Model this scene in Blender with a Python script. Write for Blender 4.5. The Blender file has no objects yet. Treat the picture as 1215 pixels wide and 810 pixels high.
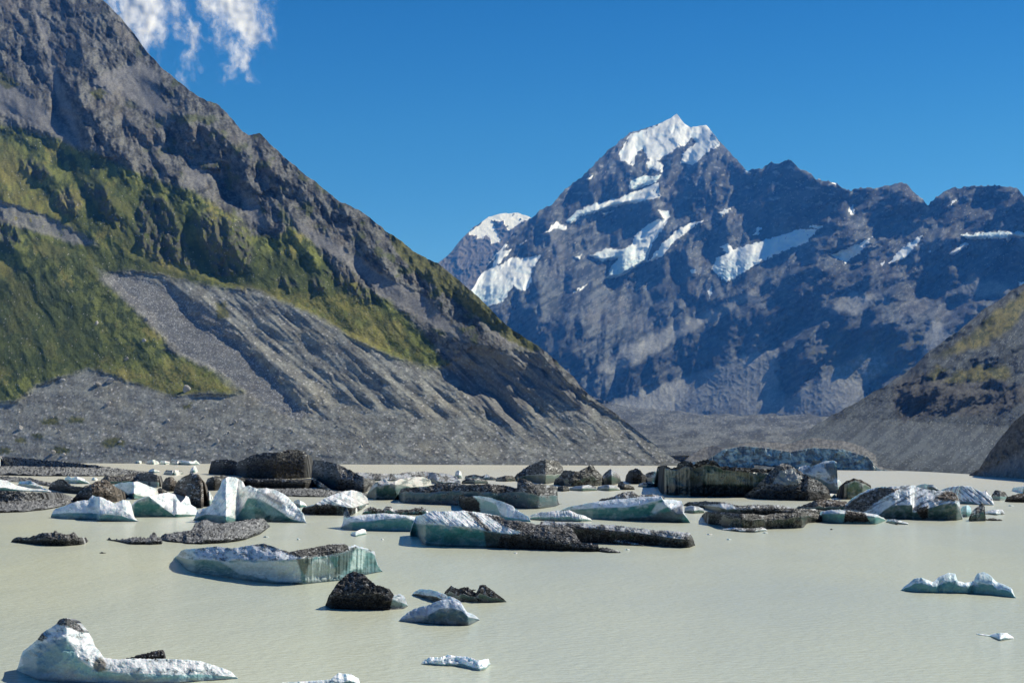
import bpy, math
import numpy as np

# ---------------------------------------------------------------- frame of reference
F, CX, HY, H = 1600.0, 607.5, 533.0, 15.0      # focal length in px of a 1215 px wide picture, centre, horizon row, eye height (m)
def P(x, v, D):
    return np.stack([(x - CX) / F * D, D + 0 * x, H - (v - HY) / F * D], -1)

# ---------------------------------------------------------------- noise
_rng = np.random.RandomState(7)
_perm = np.concatenate([_rng.permutation(512)] * 3)
_ang = _rng.rand(512) * 2 * np.pi
_gx, _gy = np.cos(_ang), np.sin(_ang)
def perlin(x, y, seed=0):
    x = np.asarray(x, float) + seed * 17.37; y = np.asarray(y, float) + seed * 9.71
    xi = np.floor(x); yi = np.floor(y); fx = x - xi; fy = y - yi
    xi = xi.astype(np.int64) & 511; yi = yi.astype(np.int64) & 511
    x1 = (xi + 1) & 511; y1 = (yi + 1) & 511
    u = fx * fx * fx * (fx * (fx * 6 - 15) + 10); w = fy * fy * fy * (fy * (fy * 6 - 15) + 10)
    def g(a, b, dx, dy):
        h = _perm[_perm[a] + b]
        return _gx[h] * dx + _gy[h] * dy
    n00 = g(xi, yi, fx, fy); n10 = g(x1, yi, fx - 1, fy)
    n01 = g(xi, y1, fx, fy - 1); n11 = g(x1, y1, fx - 1, fy - 1)
    a = n00 + u * (n10 - n00); b = n01 + u * (n11 - n01)
    return (a + w * (b - a)) * 1.5
def fbm(x, y, o=5, seed=0, g=0.5):
    s = 0; a = 1; t = 0
    for i in range(o):
        s = s + a * perlin(x * 2 ** i, y * 2 ** i, seed + i * 3); t += a; a *= g
    return s / t
def ridged(x, y, o=5, seed=0, g=0.5):
    s = 0; a = 1; t = 0; w = 1
    for i in range(o):
        n = 1 - np.abs(perlin(x * 2 ** i, y * 2 ** i, seed + i * 3)) * 1.6
        n = np.clip(n, 0, 1) ** 2 * w
        s = s + a * n; t += a; a *= g; w = np.clip(n * 1.6, 0.15, 1)
    return s / t
def sm(e0, e1, x):
    t = np.clip((x - e0) / (e1 - e0), 0, 1); return t * t * (3 - 2 * t)
def mix(a, b, t):
    t = np.asarray(t)[..., None]; return a * (1 - t) + b * t
def col(*c): return np.array(c, float)

def pd(x, v, poly):
    """signed distance in px to a polygon, positive inside"""
    if x.size > 20000:
        a = np.array(poly); m = 26; o = np.full(x.shape, -30.0); b = (x > a[:, 0].min() - m) & (x < a[:, 0].max() + m) & (v > a[:, 1].min() - m) & (v < a[:, 1].max() + m)
        if b.mean() < .7:
            if b.any(): o[b] = _pd(x[b], v[b], poly)
            return o
    return _pd(x, v, poly)
def _pd(x, v, poly):
    d = np.full(x.shape, 1e9); ins = np.zeros(x.shape, bool); n = len(poly)
    for i in range(n):
        x0, y0 = poly[i]; x1, y1 = poly[(i + 1) % n]
        ex, ey = x1 - x0, y1 - y0
        t = np.clip(((x - x0) * ex + (v - y0) * ey) / max(ex * ex + ey * ey, 1e-9), 0, 1)
        d = np.minimum(d, (x - x0 - t * ex) ** 2 + (v - y0 - t * ey) ** 2)
        c = ((y0 > v) != (y1 > v))
        xx = x0 + (v - y0) * ex / (ey if abs(ey) > 1e-9 else 1e-9)
        ins ^= c & (x < xx)
    return np.where(ins, 1, -1) * np.sqrt(d)
def line(x, v, pts):
    """signed distance to a polyline listed top to bottom (positive to the right) and the position along it"""
    best = np.full(x.shape, 1e18); sg = np.zeros(x.shape); al = np.zeros(x.shape)
    L = [0]
    for a, b in zip(pts[:-1], pts[1:]): L.append(L[-1] + math.hypot(b[0] - a[0], b[1] - a[1]))
    for i in range(len(pts) - 1):
        x0, y0 = pts[i]; x1, y1 = pts[i + 1]; ex, ey = x1 - x0, y1 - y0; l2 = ex * ex + ey * ey
        t = np.clip(((x - x0) * ex + (v - y0) * ey) / l2, 0, 1)
        dx = x - x0 - t * ex; dy = v - y0 - t * ey; d = dx * dx + dy * dy
        m = d < best
        best = np.where(m, d, best); sg = np.where(m, np.sign(ey * dx - ex * dy), sg)
        al = np.where(m, (L[i] + t * (L[i + 1] - L[i])) / L[-1], al)
    return np.sqrt(best) * sg, al
def ridge(x, v, pts, A, wl, wr, j=0.0, seed=0, taper=0.12):
    """a crest standing proud by A px, falling over wl px to its left and wr px to its right"""
    jx = x + j * fbm(x / 22, v / 22, 4, seed) ; jv = v + j * fbm(x / 22, v / 22, 4, seed + 50)
    s, al = line(jx, jv, pts)
    h = np.where(s < 0, np.clip(1 + s / wl, 0, 1), np.clip(1 - s / wr, 0, 1))
    return A * h * sm(0, taper, al) * sm(0, taper, 1 - al)
def interp(x, pts):
    a = np.array(pts, float); return np.interp(x, a[:, 0], a[:, 1])

def cell(x, y, seed=0):
    """one random value in -1..1 per jittered cell (flat facets with sharp borders)"""
    x = np.asarray(x, float) + seed * 13.7; y = np.asarray(y, float) + seed * 7.3; xi = np.floor(x).astype(np.int64); yi = np.floor(y).astype(np.int64)
    best = np.full(x.shape, 1e9); val = np.zeros(x.shape)
    for dx in (-1, 0, 1):
        for dy in (-1, 0, 1):
            h = _perm[_perm[(xi + dx) & 511] + ((yi + dy) & 511)]; h2 = _perm[h + 37]
            d = (xi + dx + h / 512. - x) ** 2 + (yi + dy + h2 / 512. - y) ** 2; m = d < best
            best = np.where(m, d, best); val = np.where(m, _perm[h2 + 91] / 256. - 1, val)
    return val
def crags(x, v, ang, seed, base=22.0, stretch=3.0, o=4, warp=5.0, spread=5.0):
    """two fields of facet tilt, long cells along the given direction"""
    wx = x + warp * fbm(x / 17, v / 17, 4, seed + 60); wv = v + warp * fbm(x / 17, v / 17, 4, seed + 70); a = b = 0; g = 1.0
    for i in range(o):
        p, q = rot(wx, wv, ang + spread * (i - 1)); st = 1 + (stretch - 1) * .75 ** i
        c1_ = g * cell(q / base, p / (base * st), seed + i); c2_ = g * .45 * cell(q / base, p / (base * st), seed + 20 + i); t_ = math.radians(ang + spread * (i - 1))
        a = a - c1_ * math.sin(t_) + c2_ * math.cos(t_); b = b + c1_ * math.cos(t_) + c2_ * math.sin(t_); base *= .54; g *= 1.08
    return a / 2.2, b / 2.2
def form(x0, x1, y0, y1, S, gx=1.0, gy=-.55):
    """relief whose faces turn left and steepen where S > 0 and turn right where S < 0 (least-squares surface on a 1 px grid)"""
    X, Y = np.meshgrid(np.arange(x0, x1, 1.0), np.arange(y0, y1, 1.0)); s = S(X, Y); s, sx, sy = s if isinstance(s, tuple) else (s, 0 * s, 0 * s); s = s - s.mean()
    e = min(24, X.shape[0] / 6); wx = np.clip(np.minimum(np.arange(X.shape[1]), np.arange(X.shape[1])[::-1]) / e, 0, 1); wy = np.clip(np.minimum(np.arange(X.shape[0]), np.arange(X.shape[0])[::-1]) / e, 0, 1)
    W = wx[None] * wy[:, None]; GX = np.pad((s * gx + sx) * W, 64); GY = np.pad((s * gy + sy) * W, 64); s = GX
    kx = np.fft.fftfreq(s.shape[1])[None] * 2 * np.pi; ky = np.fft.fftfreq(s.shape[0])[:, None] * 2 * np.pi
    fx_, fy_ = np.fft.fft2(GX), np.fft.fft2(GY); k2 = kx * kx + ky * ky; k2[0, 0] = 1
    h = np.real(np.fft.ifft2((fx_ * kx + fy_ * ky) / (1j * k2) * (k2 > (2 * np.pi / 500) ** 2)))[64:-64, 64:-64]
    def g(x, v):
        a = np.clip(x - x0, 0, X.shape[1] - 1.001); b = np.clip(v - y0, 0, X.shape[0] - 1.001); i = a.astype(int); j = b.astype(int); u = a - i; w = b - j
        return (h[j, i] * (1 - u) + h[j, i + 1] * u) * (1 - w) + (h[j + 1, i] * (1 - u) + h[j + 1, i + 1] * u) * w
    return g
# ---------------------------------------------------------------- mesh building
C = bpy.context.scene.collection
def mesh_obj(name, V, Fq, cols, mats, parent=None, smooth=True):
    used = np.unique(Fq); remap = np.full(len(V), -1, np.int64); remap[used] = np.arange(len(used))
    V = V[used]; cols = cols[used]; Fq = remap[Fq]
    me = bpy.data.meshes.new(name)
    me.vertices.add(len(V)); me.vertices.foreach_set('co', V.astype(np.float32).ravel())
    n = len(Fq); me.loops.add(n * 4); me.loops.foreach_set('vertex_index', Fq.astype(np.int32).ravel())
    me.polygons.add(n); me.polygons.foreach_set('loop_start', np.arange(0, n * 4, 4, dtype=np.int32))
    me.update(calc_edges=True); 
    me.polygons.foreach_set('use_smooth', np.full(n, smooth, bool))
    at = me.color_attributes.new('tint', 'FLOAT_COLOR', 'POINT')
    c4 = np.ones((len(V), 4), np.float32); c4[:, :3] = np.clip(cols, 0, 1); at.data.foreach_set('color', c4.ravel())
    me.materials.append(mats); me.update()
    o = bpy.data.objects.new(name, me); C.objects.link(o)
    if parent is not None: o.parent = parent
    return o
def comp_split(mask, frac):
    lab = np.where(mask, np.arange(mask.size).reshape(mask.shape) + 1, 0); big = 10 ** 9
    for _ in range(4000):
        p = np.pad(np.where(lab > 0, lab, big), 1, constant_values=big)
        n = np.minimum.reduce([p[1:-1, 1:-1], p[:-2, 1:-1], p[2:, 1:-1], p[1:-1, :-2], p[1:-1, 2:]]); n = np.where(mask, n, 0)
        # sweep along rows and columns to settle quickly
        if (n == lab).all(): break
        lab = n
    ids, cnt = np.unique(lab[lab > 0], return_counts=True)
    return [lab == i for i, c in sorted(zip(ids, cnt), key=lambda z: -z[1]) if c > frac * mask.sum() and c > 60][:3]
def quads(nr, nc):
    i = np.arange(nr * nc).reshape(nr, nc)
    return np.stack([i[:-1, :-1], i[:-1, 1:], i[1:, 1:], i[1:, :-1]], -1)      # (nr-1, nc-1, 4)

# ---------------------------------------------------------------- materials
def new_mat(name):
    m = bpy.data.materials.new(name); m.use_nodes = True
    nt = m.node_tree; b = nt.nodes['Principled BSDF']; return m, nt, b
def N(nt, t, **k):
    n = nt.nodes.new(t)
    for a, b in k.items(): setattr(n, a, b)
    return n
def ground_mat(name, scale, rough=0.95, bump=0.6, var=0.35, dist=1.0, spec=0.2, speck=0.0):
    m, nt, b = new_mat(name); L = nt.links.new
    at = N(nt, 'ShaderNodeAttribute', attribute_name='tint')
    tc = N(nt, 'ShaderNodeTexCoord')
    n1 = N(nt, 'ShaderNodeTexNoise'); n1.inputs['Scale'].default_value = scale; n1.inputs['Detail'].default_value = 3; n1.inputs['Roughness'].default_value = .7
    L(tc.outputs['Object'], n1.inputs['Vector'])
    mr = N(nt, 'ShaderNodeMapRange'); mr.inputs[1].default_value = .3; mr.inputs[2].default_value = .7
    mr.inputs[3].default_value = 1 - var; mr.inputs[4].default_value = 1 + var
    L(n1.outputs['Fac'], mr.inputs[0])
    vm = N(nt, 'ShaderNodeVectorMath', operation='SCALE'); L(at.outputs['Color'], vm.inputs[0]); L(mr.outputs[0], vm.inputs['Scale'])
    out = vm.outputs[0]
    L(out, b.inputs['Base Color'])
    bp = N(nt, 'ShaderNodeBump'); bp.inputs['Strength'].default_value = bump; bp.inputs['Distance'].default_value = dist
    L(n1.outputs['Fac'], bp.inputs['Height']); L(bp.outputs[0], b.inputs['Normal'])
    b.inputs['Roughness'].default_value = rough; b.inputs['Specular IOR Level'].default_value = spec
    return m
M_rock = ground_mat('mountain_rock', 0.25, bump=.6, var=.3, dist=.35)
M_far = ground_mat('far_rock', 0.06, bump=.6, var=.25, dist=1.0)
M_snow = ground_mat('snow', 0.01, bump=.4, var=.03, dist=1, rough=.7)
M_debris = ground_mat('debris', 5.0, bump=.7, var=.4, dist=.035, spec=.3)
M_gravel = ground_mat('gravel', 0.9, bump=.7, var=.35, dist=.12)

def ice_mat():
    m, nt, b = new_mat('glacier_ice'); L = nt.links.new
    at = N(nt, 'ShaderNodeAttribute', attribute_name='tint'); L(at.outputs['Color'], b.inputs['Base Color'])
    tc = N(nt, 'ShaderNodeTexCoord'); n1 = N(nt, 'ShaderNodeTexNoise'); n1.inputs['Scale'].default_value = 3.0; n1.inputs['Detail'].default_value = 5
    L(tc.outputs['Object'], n1.inputs['Vector'])
    bp = N(nt, 'ShaderNodeBump'); bp.inputs['Strength'].default_value = .5; bp.inputs['Distance'].default_value = .05
    L(n1.outputs['Fac'], bp.inputs['Height']); L(bp.outputs[0], b.inputs['Normal'])
    b.inputs['Roughness'].default_value = .38; b.inputs['IOR'].default_value = 1.31
    b.inputs['Subsurface Weight'].default_value = .25; b.inputs['Subsurface Radius'].default_value = (.3, .8, 1.0); b.inputs['Subsurface Scale'].default_value = .5
    return m
M_ice = ice_mat()

# ================================================================ MOUNTAINS
def patch(name, xs, nrow, vtop, vbot, D, relief, colour, mat, skirt=(200, 900, 2600), children=(), power=1.0):
    X = np.tile(xs[None, :], (nrow, 1)); t = (np.linspace(0, 1, nrow) ** power)[:, None]
    vt, vb = vtop(xs)[None, :], vbot(xs)[None, :]
    Vv = vb + (vt - vb) * t
    R = relief(X, Vv)
    Dd = D(X, Vv); Dd = Dd - R * Dd / F
    V = P(X, Vv, Dd); Cc = colour(X, Vv, R)
    rows = [V]; cr = [Cc]
    top = V[-1]
    for d in skirt:
        q = top.copy(); q[:, 1] += d; q[:, 0] *= (1 + d / top[:, 1] * .6); q[:, 2] = np.maximum(top[:, 2] - d * .8, -30)
        rows.append(q[None]); cr.append(Cc[-1:])
    V = np.concatenate(rows, 0); Cc = np.concatenate(cr, 0)
    nr, nc = V.shape[:2]; Q = quads(nr, nc)
    Xq = np.pad((X[:-1, :-1] + X[1:, 1:]) / 2, ((0, nr - nrow), (0, 0)), mode='edge')
    Vq = np.pad((Vv[:-1, :-1] + Vv[1:, 1:]) / 2, ((0, nr - nrow), (0, 0)), mode='edge')
    own = np.zeros(Q.shape[:2], int)
    for i, (nm, f, m2) in enumerate(children):
        mk = f(Xq, Vq); mk[nrow - 1:] = False; own[mk & (own == 0)] = i + 1
    Vf = V.reshape(-1, 3); Cf = Cc.reshape(-1, 3)
    root = mesh_obj(name, Vf, Q[own == 0], Cf, mat); root['kind'] = 'structure'
    for i, (nm, f, m2) in enumerate(children):
        sel = Q[own == i + 1]
        if len(sel) > 3: mesh_obj(nm, Vf, sel, Cf, m2, root)
    return root

def slopeD(D0f, k):
    def f(x, v):
        D0 = D0f(x); return (D0 + k * H) / (1 - k * (HY - v) / F)
    return f

# ---- left mountain ------------------------------------------------
L_top = [(-160, -230), (-60, -150), (0, -95), (60, -45), (122, 0), (135, 12), (150, 30), (165, 48), (175, 62), (190, 78), (205, 90), (216, 100), (228, 110), (238, 116), (258, 124), (268, 134),
         (285, 153), (295, 160), (307, 158), (316, 166), (335, 185), (360, 205), (385, 225), (400, 237), (412, 243), (425, 248), (440, 260), (460, 275), (480, 289), (500, 303), (520, 314), (545, 332),
         (560, 345), (580, 365), (600, 385), (620, 399), (641, 412), (660, 428), (680, 447), (692, 462), (705, 473), (730, 490), (760, 514), (785, 533), (800, 544), (812, 550)]
def lt(x): return interp(x, L_top) + 3.2 * fbm(x / 26, x * 0 + 3.1, 5, 1, .6) * sm(640, 560, x) + 1.4 * fbm(x / 7, x * 0 + 8, 4, 2) * sm(780, 640, x)
def lb(x): return 548.2 + 4.2 * (x + 160) / 975
def lD0(x): return H * F / (lb(x) - HY)

UP = lambda *p: list(p)
g_band = [(-170, 90), (0, 148), (60, 163), (130, 190), (180, 212), (215, 222), (250, 240), (285, 262), (300, 278), (330, 282), (346, 267), (372, 290), (398, 322), (440, 345), (470, 365), (500, 393), (526, 430), (518, 437), (500, 437), (470, 425), (440, 412), (415, 400), (380, 376), (340, 361), (310, 345), (270, 342), (230, 336), (190, 325), (150, 320), (118, 330), (135, 345), (165, 375), (196, 402), (196, 414), (215, 424), (260, 444), (291, 465), (270, 468), (240, 465), (205, 470), (185, 462), (150, 452), (128, 444), (105, 436), (65, 450), (40, 458), (22, 476), (0, 478), (-170, 478)]
pale_strip = [(-170, 205), (0, 238), (50, 254), (95, 276), (118, 292), (85, 288), (40, 274), (0, 262), (-170, 240)]
pale_chutes = [
    [(338, 250), (380, 278), (420, 300), (455, 325), (505, 352), (562, 410), (540, 403), (490, 372), (445, 348), (412, 312), (370, 287)],
    [(290, 232), (305, 232), (318, 270), (300, 262), (285, 250)],
    [(105, 100), (130, 82), (170, 73), (188, 86), (186, 105), (205, 140), (175, 134), (140, 108), (120, 112)],
    [(-170, 40), (0, 92), (25, 106), (55, 128), (95, 168), (100, 182), (60, 158), (20, 140), (-170, 90)],
    [(36, -10), (44, 0), (54, 30), (63, 60), (70, 90), (80, 118), (92, 145), (99, 172), (90, 170), (74, 135), (62, 95), (54, 60), (44, 25)],
    [(218, 200), (235, 196), (250, 210), (240, 224), (222, 218)], [(540, 350), (570, 372), (600, 395), (640, 418), (610, 412), (575, 388)]]
grass_bits = [[(47, 498), (60, 494), (73, 498), (70, 504), (50, 504)], [(79, 497), (90, 493), (102, 496), (95, 502), (80, 502)], [(119, 524), (132, 518), (148, 522), (146, 529), (125, 531)],
              [(16, 520), (30, 517), (31, 525), (18, 526)], [(-5, 533), (10, 530), (18, 534), (8, 538), (-5, 538)], [(60, 533), (70, 529), (84, 533), (78, 539), (63, 538)], [(216, 480), (228, 478), (228, 484), (218, 485)],
              [(36, 515), (50, 514), (54, 521), (40, 520)], [(617, 410), (625, 405), (643, 413), (630, 417)], [(255, 360), (268, 358), (272, 376), (258, 380)], [(105, 110), (118, 103), (127, 112), (115, 120)],
              [(455, 268), (520, 312), (560, 345), (600, 382), (640, 412), (615, 412), (585, 392), (555, 368), (520, 345), (490, 322), (470, 300)], [(-170, 20), (0, 84), (24, 100), (12, 106), (-20, 95)]]
bluffs = [[(60, 228), (80, 224), (96, 240), (92, 256), (72, 248)], [(160, 246), (172, 236), (190, 234), (205, 248), (214, 275), (225, 300), (236, 322), (215, 316), (195, 312), (172, 303), (162, 285)],
          [(228, 254), (245, 250), (262, 256), (282, 262), (300, 275), (300, 300), (297, 322), (270, 328), (255, 324), (245, 300)], [(385, 322), (405, 315), (430, 325), (452, 350), (440, 362), (415, 350)],
          [(328, 332), (340, 326), (350, 338), (342, 346)], [(366, 334), (376, 330), (390, 345), (380, 350)], [(25, 190), (45, 192), (60, 205), (52, 216), (32, 206)], [(0, 252), (15, 262), (26, 285), (12, 290), (-20, 286)],
          [(100, 215), (125, 222), (135, 245), (150, 275), (130, 262), (112, 240)]]
moraine_cliff = [(500, 384), (540, 398), (570, 408), (605, 418), (640, 424), (668, 448), (692, 470), (702, 492), (685, 486), (655, 470), (630, 465), (622, 490), (612, 512), (590, 497), (560, 480), (540, 450), (520, 420)]
rill_zone = [(190, 325), (230, 336), (270, 342), (310, 345), (340, 361), (380, 376), (415, 400), (440, 412), (470, 425), (500, 437), (526, 436), (560, 410), (640, 420), (700, 475), (740, 520), (680, 500), (620, 520), (560, 500), (500, 490), (440, 485), (400, 480), (370, 490), (340, 455), (300, 420), (250, 400), (200, 360)]
ravine = [(112, 318), (150, 325), (195, 338), (240, 362), (275, 392), (310, 430), (345, 470), (372, 492), (350, 498), (310, 480), (291, 465), (255, 440), (215, 422), (190, 400), (160, 368), (130, 340)]

def L_masks(x, v):
    wx = x + 9 * fbm(x / 30, v / 30, 5, 11); wv = v + 9 * fbm(x / 30, v / 30, 5, 21)
    fx = x + 4 * fbm(x / 9, v / 9, 4, 31); fv = v + 4 * fbm(x / 9, v / 9, 4, 41)
    m = {}
    m['band'] = sm(-4, 4, pd(wx * .5 + fx * .5, wv * .5 + fv * .5, g_band) + 3 * fbm(x / 5, v / 5, 3, 5))
    m['strip'] = sm(-3, 4, pd(fx, fv, pale_strip))
    ch = np.zeros(x.shape)
    for p in pale_chutes: ch = np.maximum(ch, sm(-3, 4, pd(fx, fv, p)))
    m['chute'] = ch
    gb = np.zeros(x.shape)
    for p in grass_bits: gb = np.maximum(gb, sm(-1.5, 2, pd(fx, fv, p) + 2 * fbm(x / 3, v / 3, 3, 6)))
    m['bits'] = gb
    bl = np.zeros(x.shape)
    for p in bluffs: bl = np.maximum(bl, sm(-5, 5, pd(wx, wv, p) + 4 * fbm(x / 6, v / 6, 3, 8)))
    m['bluff'] = bl
    m['cliff'] = sm(-6, 6, pd(fx, fv, moraine_cliff) + 6 * fbm(x / 10, v / 10, 3, 9))
    m['rill'] = sm(-14, 10, pd(wx, wv, rill_zone))
    m['ravine'] = sm(-3, 5, pd(fx, fv, ravine))
    # everything under the moraine crest is loose grey debris
    cr = interp(x, [(-170, 478), (22, 476), (40, 458), (105, 437), (150, 452), (205, 470), (270, 468), (291, 465), (291.5, 340), (310, 345), (340, 361), (380, 376), (415, 400), (440, 412), (470, 425), (526, 437), (560, 412), (640, 420), (690, 470), (800, 540)])
    cr = np.where(x < 291, cr, cr)
    low = sm(-3, 3, v - cr + 2 * fbm(x / 8, v / 8, 3, 12))
    low = np.maximum(low, m['ravine'])
    low = np.maximum(low, sm(-3, 3, pd(fx, fv, [(150, 322), (190, 325), (230, 336), (270, 342), (320, 352), (320, 500), (280, 470)])))
    m['low'] = low
    m['band'] = m['band'] * (1 - m['strip'] * .9)
    m['rock'] = np.clip(1 - np.maximum(np.maximum(m['band'], low), m['strip']), 0, 1)
    return m
_cache = {}
def LM(x, v):
    k = x.shape
    if k not in _cache: _cache[k] = L_masks(x, v)
    return _cache[k]
def rot(x, v, deg):
    a = math.radians(deg); return x * math.cos(a) + v * math.sin(a), -x * math.sin(a) + v * math.cos(a)
L_dark = [[(66, 62), (92, 58), (104, 80), (100, 110), (96, 135), (78, 112), (68, 88)], [(48, 0), (90, -5), (125, 20), (120, 42), (85, 48), (60, 40)], [(-60, 40), (0, 45), (30, 40), (28, 66), (0, 62), (-60, 70)], [(96, 158), (125, 160), (140, 180), (130, 192), (105, 186)],
    [(210, 142), (230, 148), (254, 172), (252, 200), (232, 196), (212, 172)], [(268, 195), (285, 198), (292, 225), (280, 235), (270, 215)], [(140, 145), (165, 140), (190, 165), (170, 175), (150, 165)], [(60, 95), (75, 115), (70, 130), (52, 112)], [(20, 15), (40, 20), (48, 60), (35, 75), (18, 50)],
    [(300, 190), (325, 195), (345, 225), (325, 235), (305, 215)], [(355, 255), (380, 262), (395, 285), (375, 282)], [(405, 285), (430, 300), (455, 325), (430, 318)], [(450, 290), (480, 310), (500, 340), (470, 322)], [(160, 85), (185, 95), (195, 120), (175, 115)], [(0, 120), (30, 130), (60, 160), (30, 160)]] 
def L_S(x, v):
    wx = x + 9 * fbm(x / 22, v / 22, 5, 231); wv = v + 9 * fbm(x / 22, v / 22, 5, 232); s = 0 * x - .15
    for p in L_dark + bluffs + [moraine_cliff]: s = np.maximum(s, -.15 + (1.0 if p is not moraine_cliff else .55) * sm(-5, 7, pd(wx, wv, p)))
    up = sm(20, -20, v - interp(x, [(-170, 120), (0, 160), (130, 200), (300, 290), (400, 330), (560, 380), (700, 480)]))
    a, b = crags(x, v, 60, 400, 24, 2.6, 5); loose = 1 - .9 * LM(x, v)['low'] * (1 - LM(x, v)['cliff']) ; loose = loose * (1 - .75 * LM(x, v)['chute'])
    am = (1.75 * up + (.22 + .3 * sm(330, 290, v)) * (1 - up) + .9 * LM(x, v)['bluff']) * loose
    rz = (LM(x, v)['rill'] * LM(x, v)['low'] * (1 - .6 * LM(x, v)['ravine']) * (.5 + .6 * sm(-.2, .3, fbm(x / 45, v / 30, 3, 64))) + LM(x, v)['cliff'] * .8) * sm(545, 480, v)
    c_, d_ = crags(x, v, 41, 450, 8.5, 13, 3, 1.6, 2.0)
    return s, a * am * 1.6 + c_ * rz * 1.9, b * am * 1.6 + d_ * rz * 1.9
LF = form(-170, 820, -240, 560, L_S, 1.0, -.55)
def L_relief(x, v):
    m = LM(x, v)
    wx = x + 14 * fbm(x / 60, v / 60, 3, 61); wv = v + 14 * fbm(x / 60, v / 60, 3, 71)
    p, q = rot(wx, wv, 55); p2, q2 = rot(x + 5 * fbm(x / 90, v / 90, 2, 62), v, 41 + 0 * 1)
    rock = 2.0 * ridged(x / 7, v / 8, 4, 3)
    big = 9 * ridged(q / 90, p / 260, 3, 4)
    green = 7 * fbm(q / 30, p / 90, 4, 5) + 1.0 * fbm(x / 8, v / 8, 5, 6, .65) + .8 * ridged(x / 2.2, v / 1.8, 2, 16)
    bl = 12 * ridged(x / 18, v / 36, 4, 7, .6)
    low = 2.6 * ridged(q2 / 16 + .4 * fbm(x / 40, v / 40, 3, 65), p2 / 160, 4, 9) * sm(300, 430, x) * sm(-.3, .2, fbm(x / 70, v / 40, 3, 66)) + .9 * fbm(x / 4, v / 4, 4, 12, .75) + 3 * fbm(x / 40, v / 16, 4, 14)
    r = LF(x, v) * sm(0, 30, lb(x) - v) + (rock + big) * m['rock'] * (1 - .85 * m['chute']) + (big * .7 + green) * m['band'] + bl * m['bluff'] * (1 - m['low'])
    r = r + m['low'] * low - 3 * m['ravine'] - 3 * m['strip']
    # named crests
    r = r + ridge(x, v, [(205, 345), (235, 365), (262, 386), (300, 412), (340, 450), (373, 492)], 10, 8, 70, 12, 3)
    r = r + ridge(x, v, [(500, 384), (540, 400), (580, 412), (606, 420)], 8, 14, 40, 8, 4)
    r = r + ridge(x, v, [(40, 10), (50, 50), (60, 90), (72, 130), (88, 165)], -14, 16, 16, 8, 5)
    r = r + ridge(x, v, [(140, 5), (110, 40), (95, 80), (82, 115), (110, 130)], 12, 22, 40, 14, 6)
    r = r + ridge(x, v, [(110, 125), (135, 140), (140, 165), (128, 190)], 16, 18, 40, 14, 7)
    r = r + ridge(x, v, [(210, 125), (230, 150), (245, 175), (255, 205)], 16, 26, 40, 14, 8)
    r = r + ridge(x, v, [(295, 160), (300, 190), (285, 220), (310, 245)], 14, 22, 50, 14, 9)
    r = r + ridge(x, v, [(0, 300), (40, 298), (88, 308), (125, 338), (165, 372), (196, 404)], 9, 60, 12, 6, 10)
    r = r + ridge(x, v, [(60, 165), (90, 200), (120, 240), (165, 300)], 7, 30, 60, 14, 11)
    r = r + ridge(x, v, [(150, 285), (200, 312), (270, 341), (345, 362), (415, 400), (500, 437)], 5, 40, 6, 3, 12)
    fade = sm(0, 10, lb(x) - v)
    return r * (.12 + .88 * fade)
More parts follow.
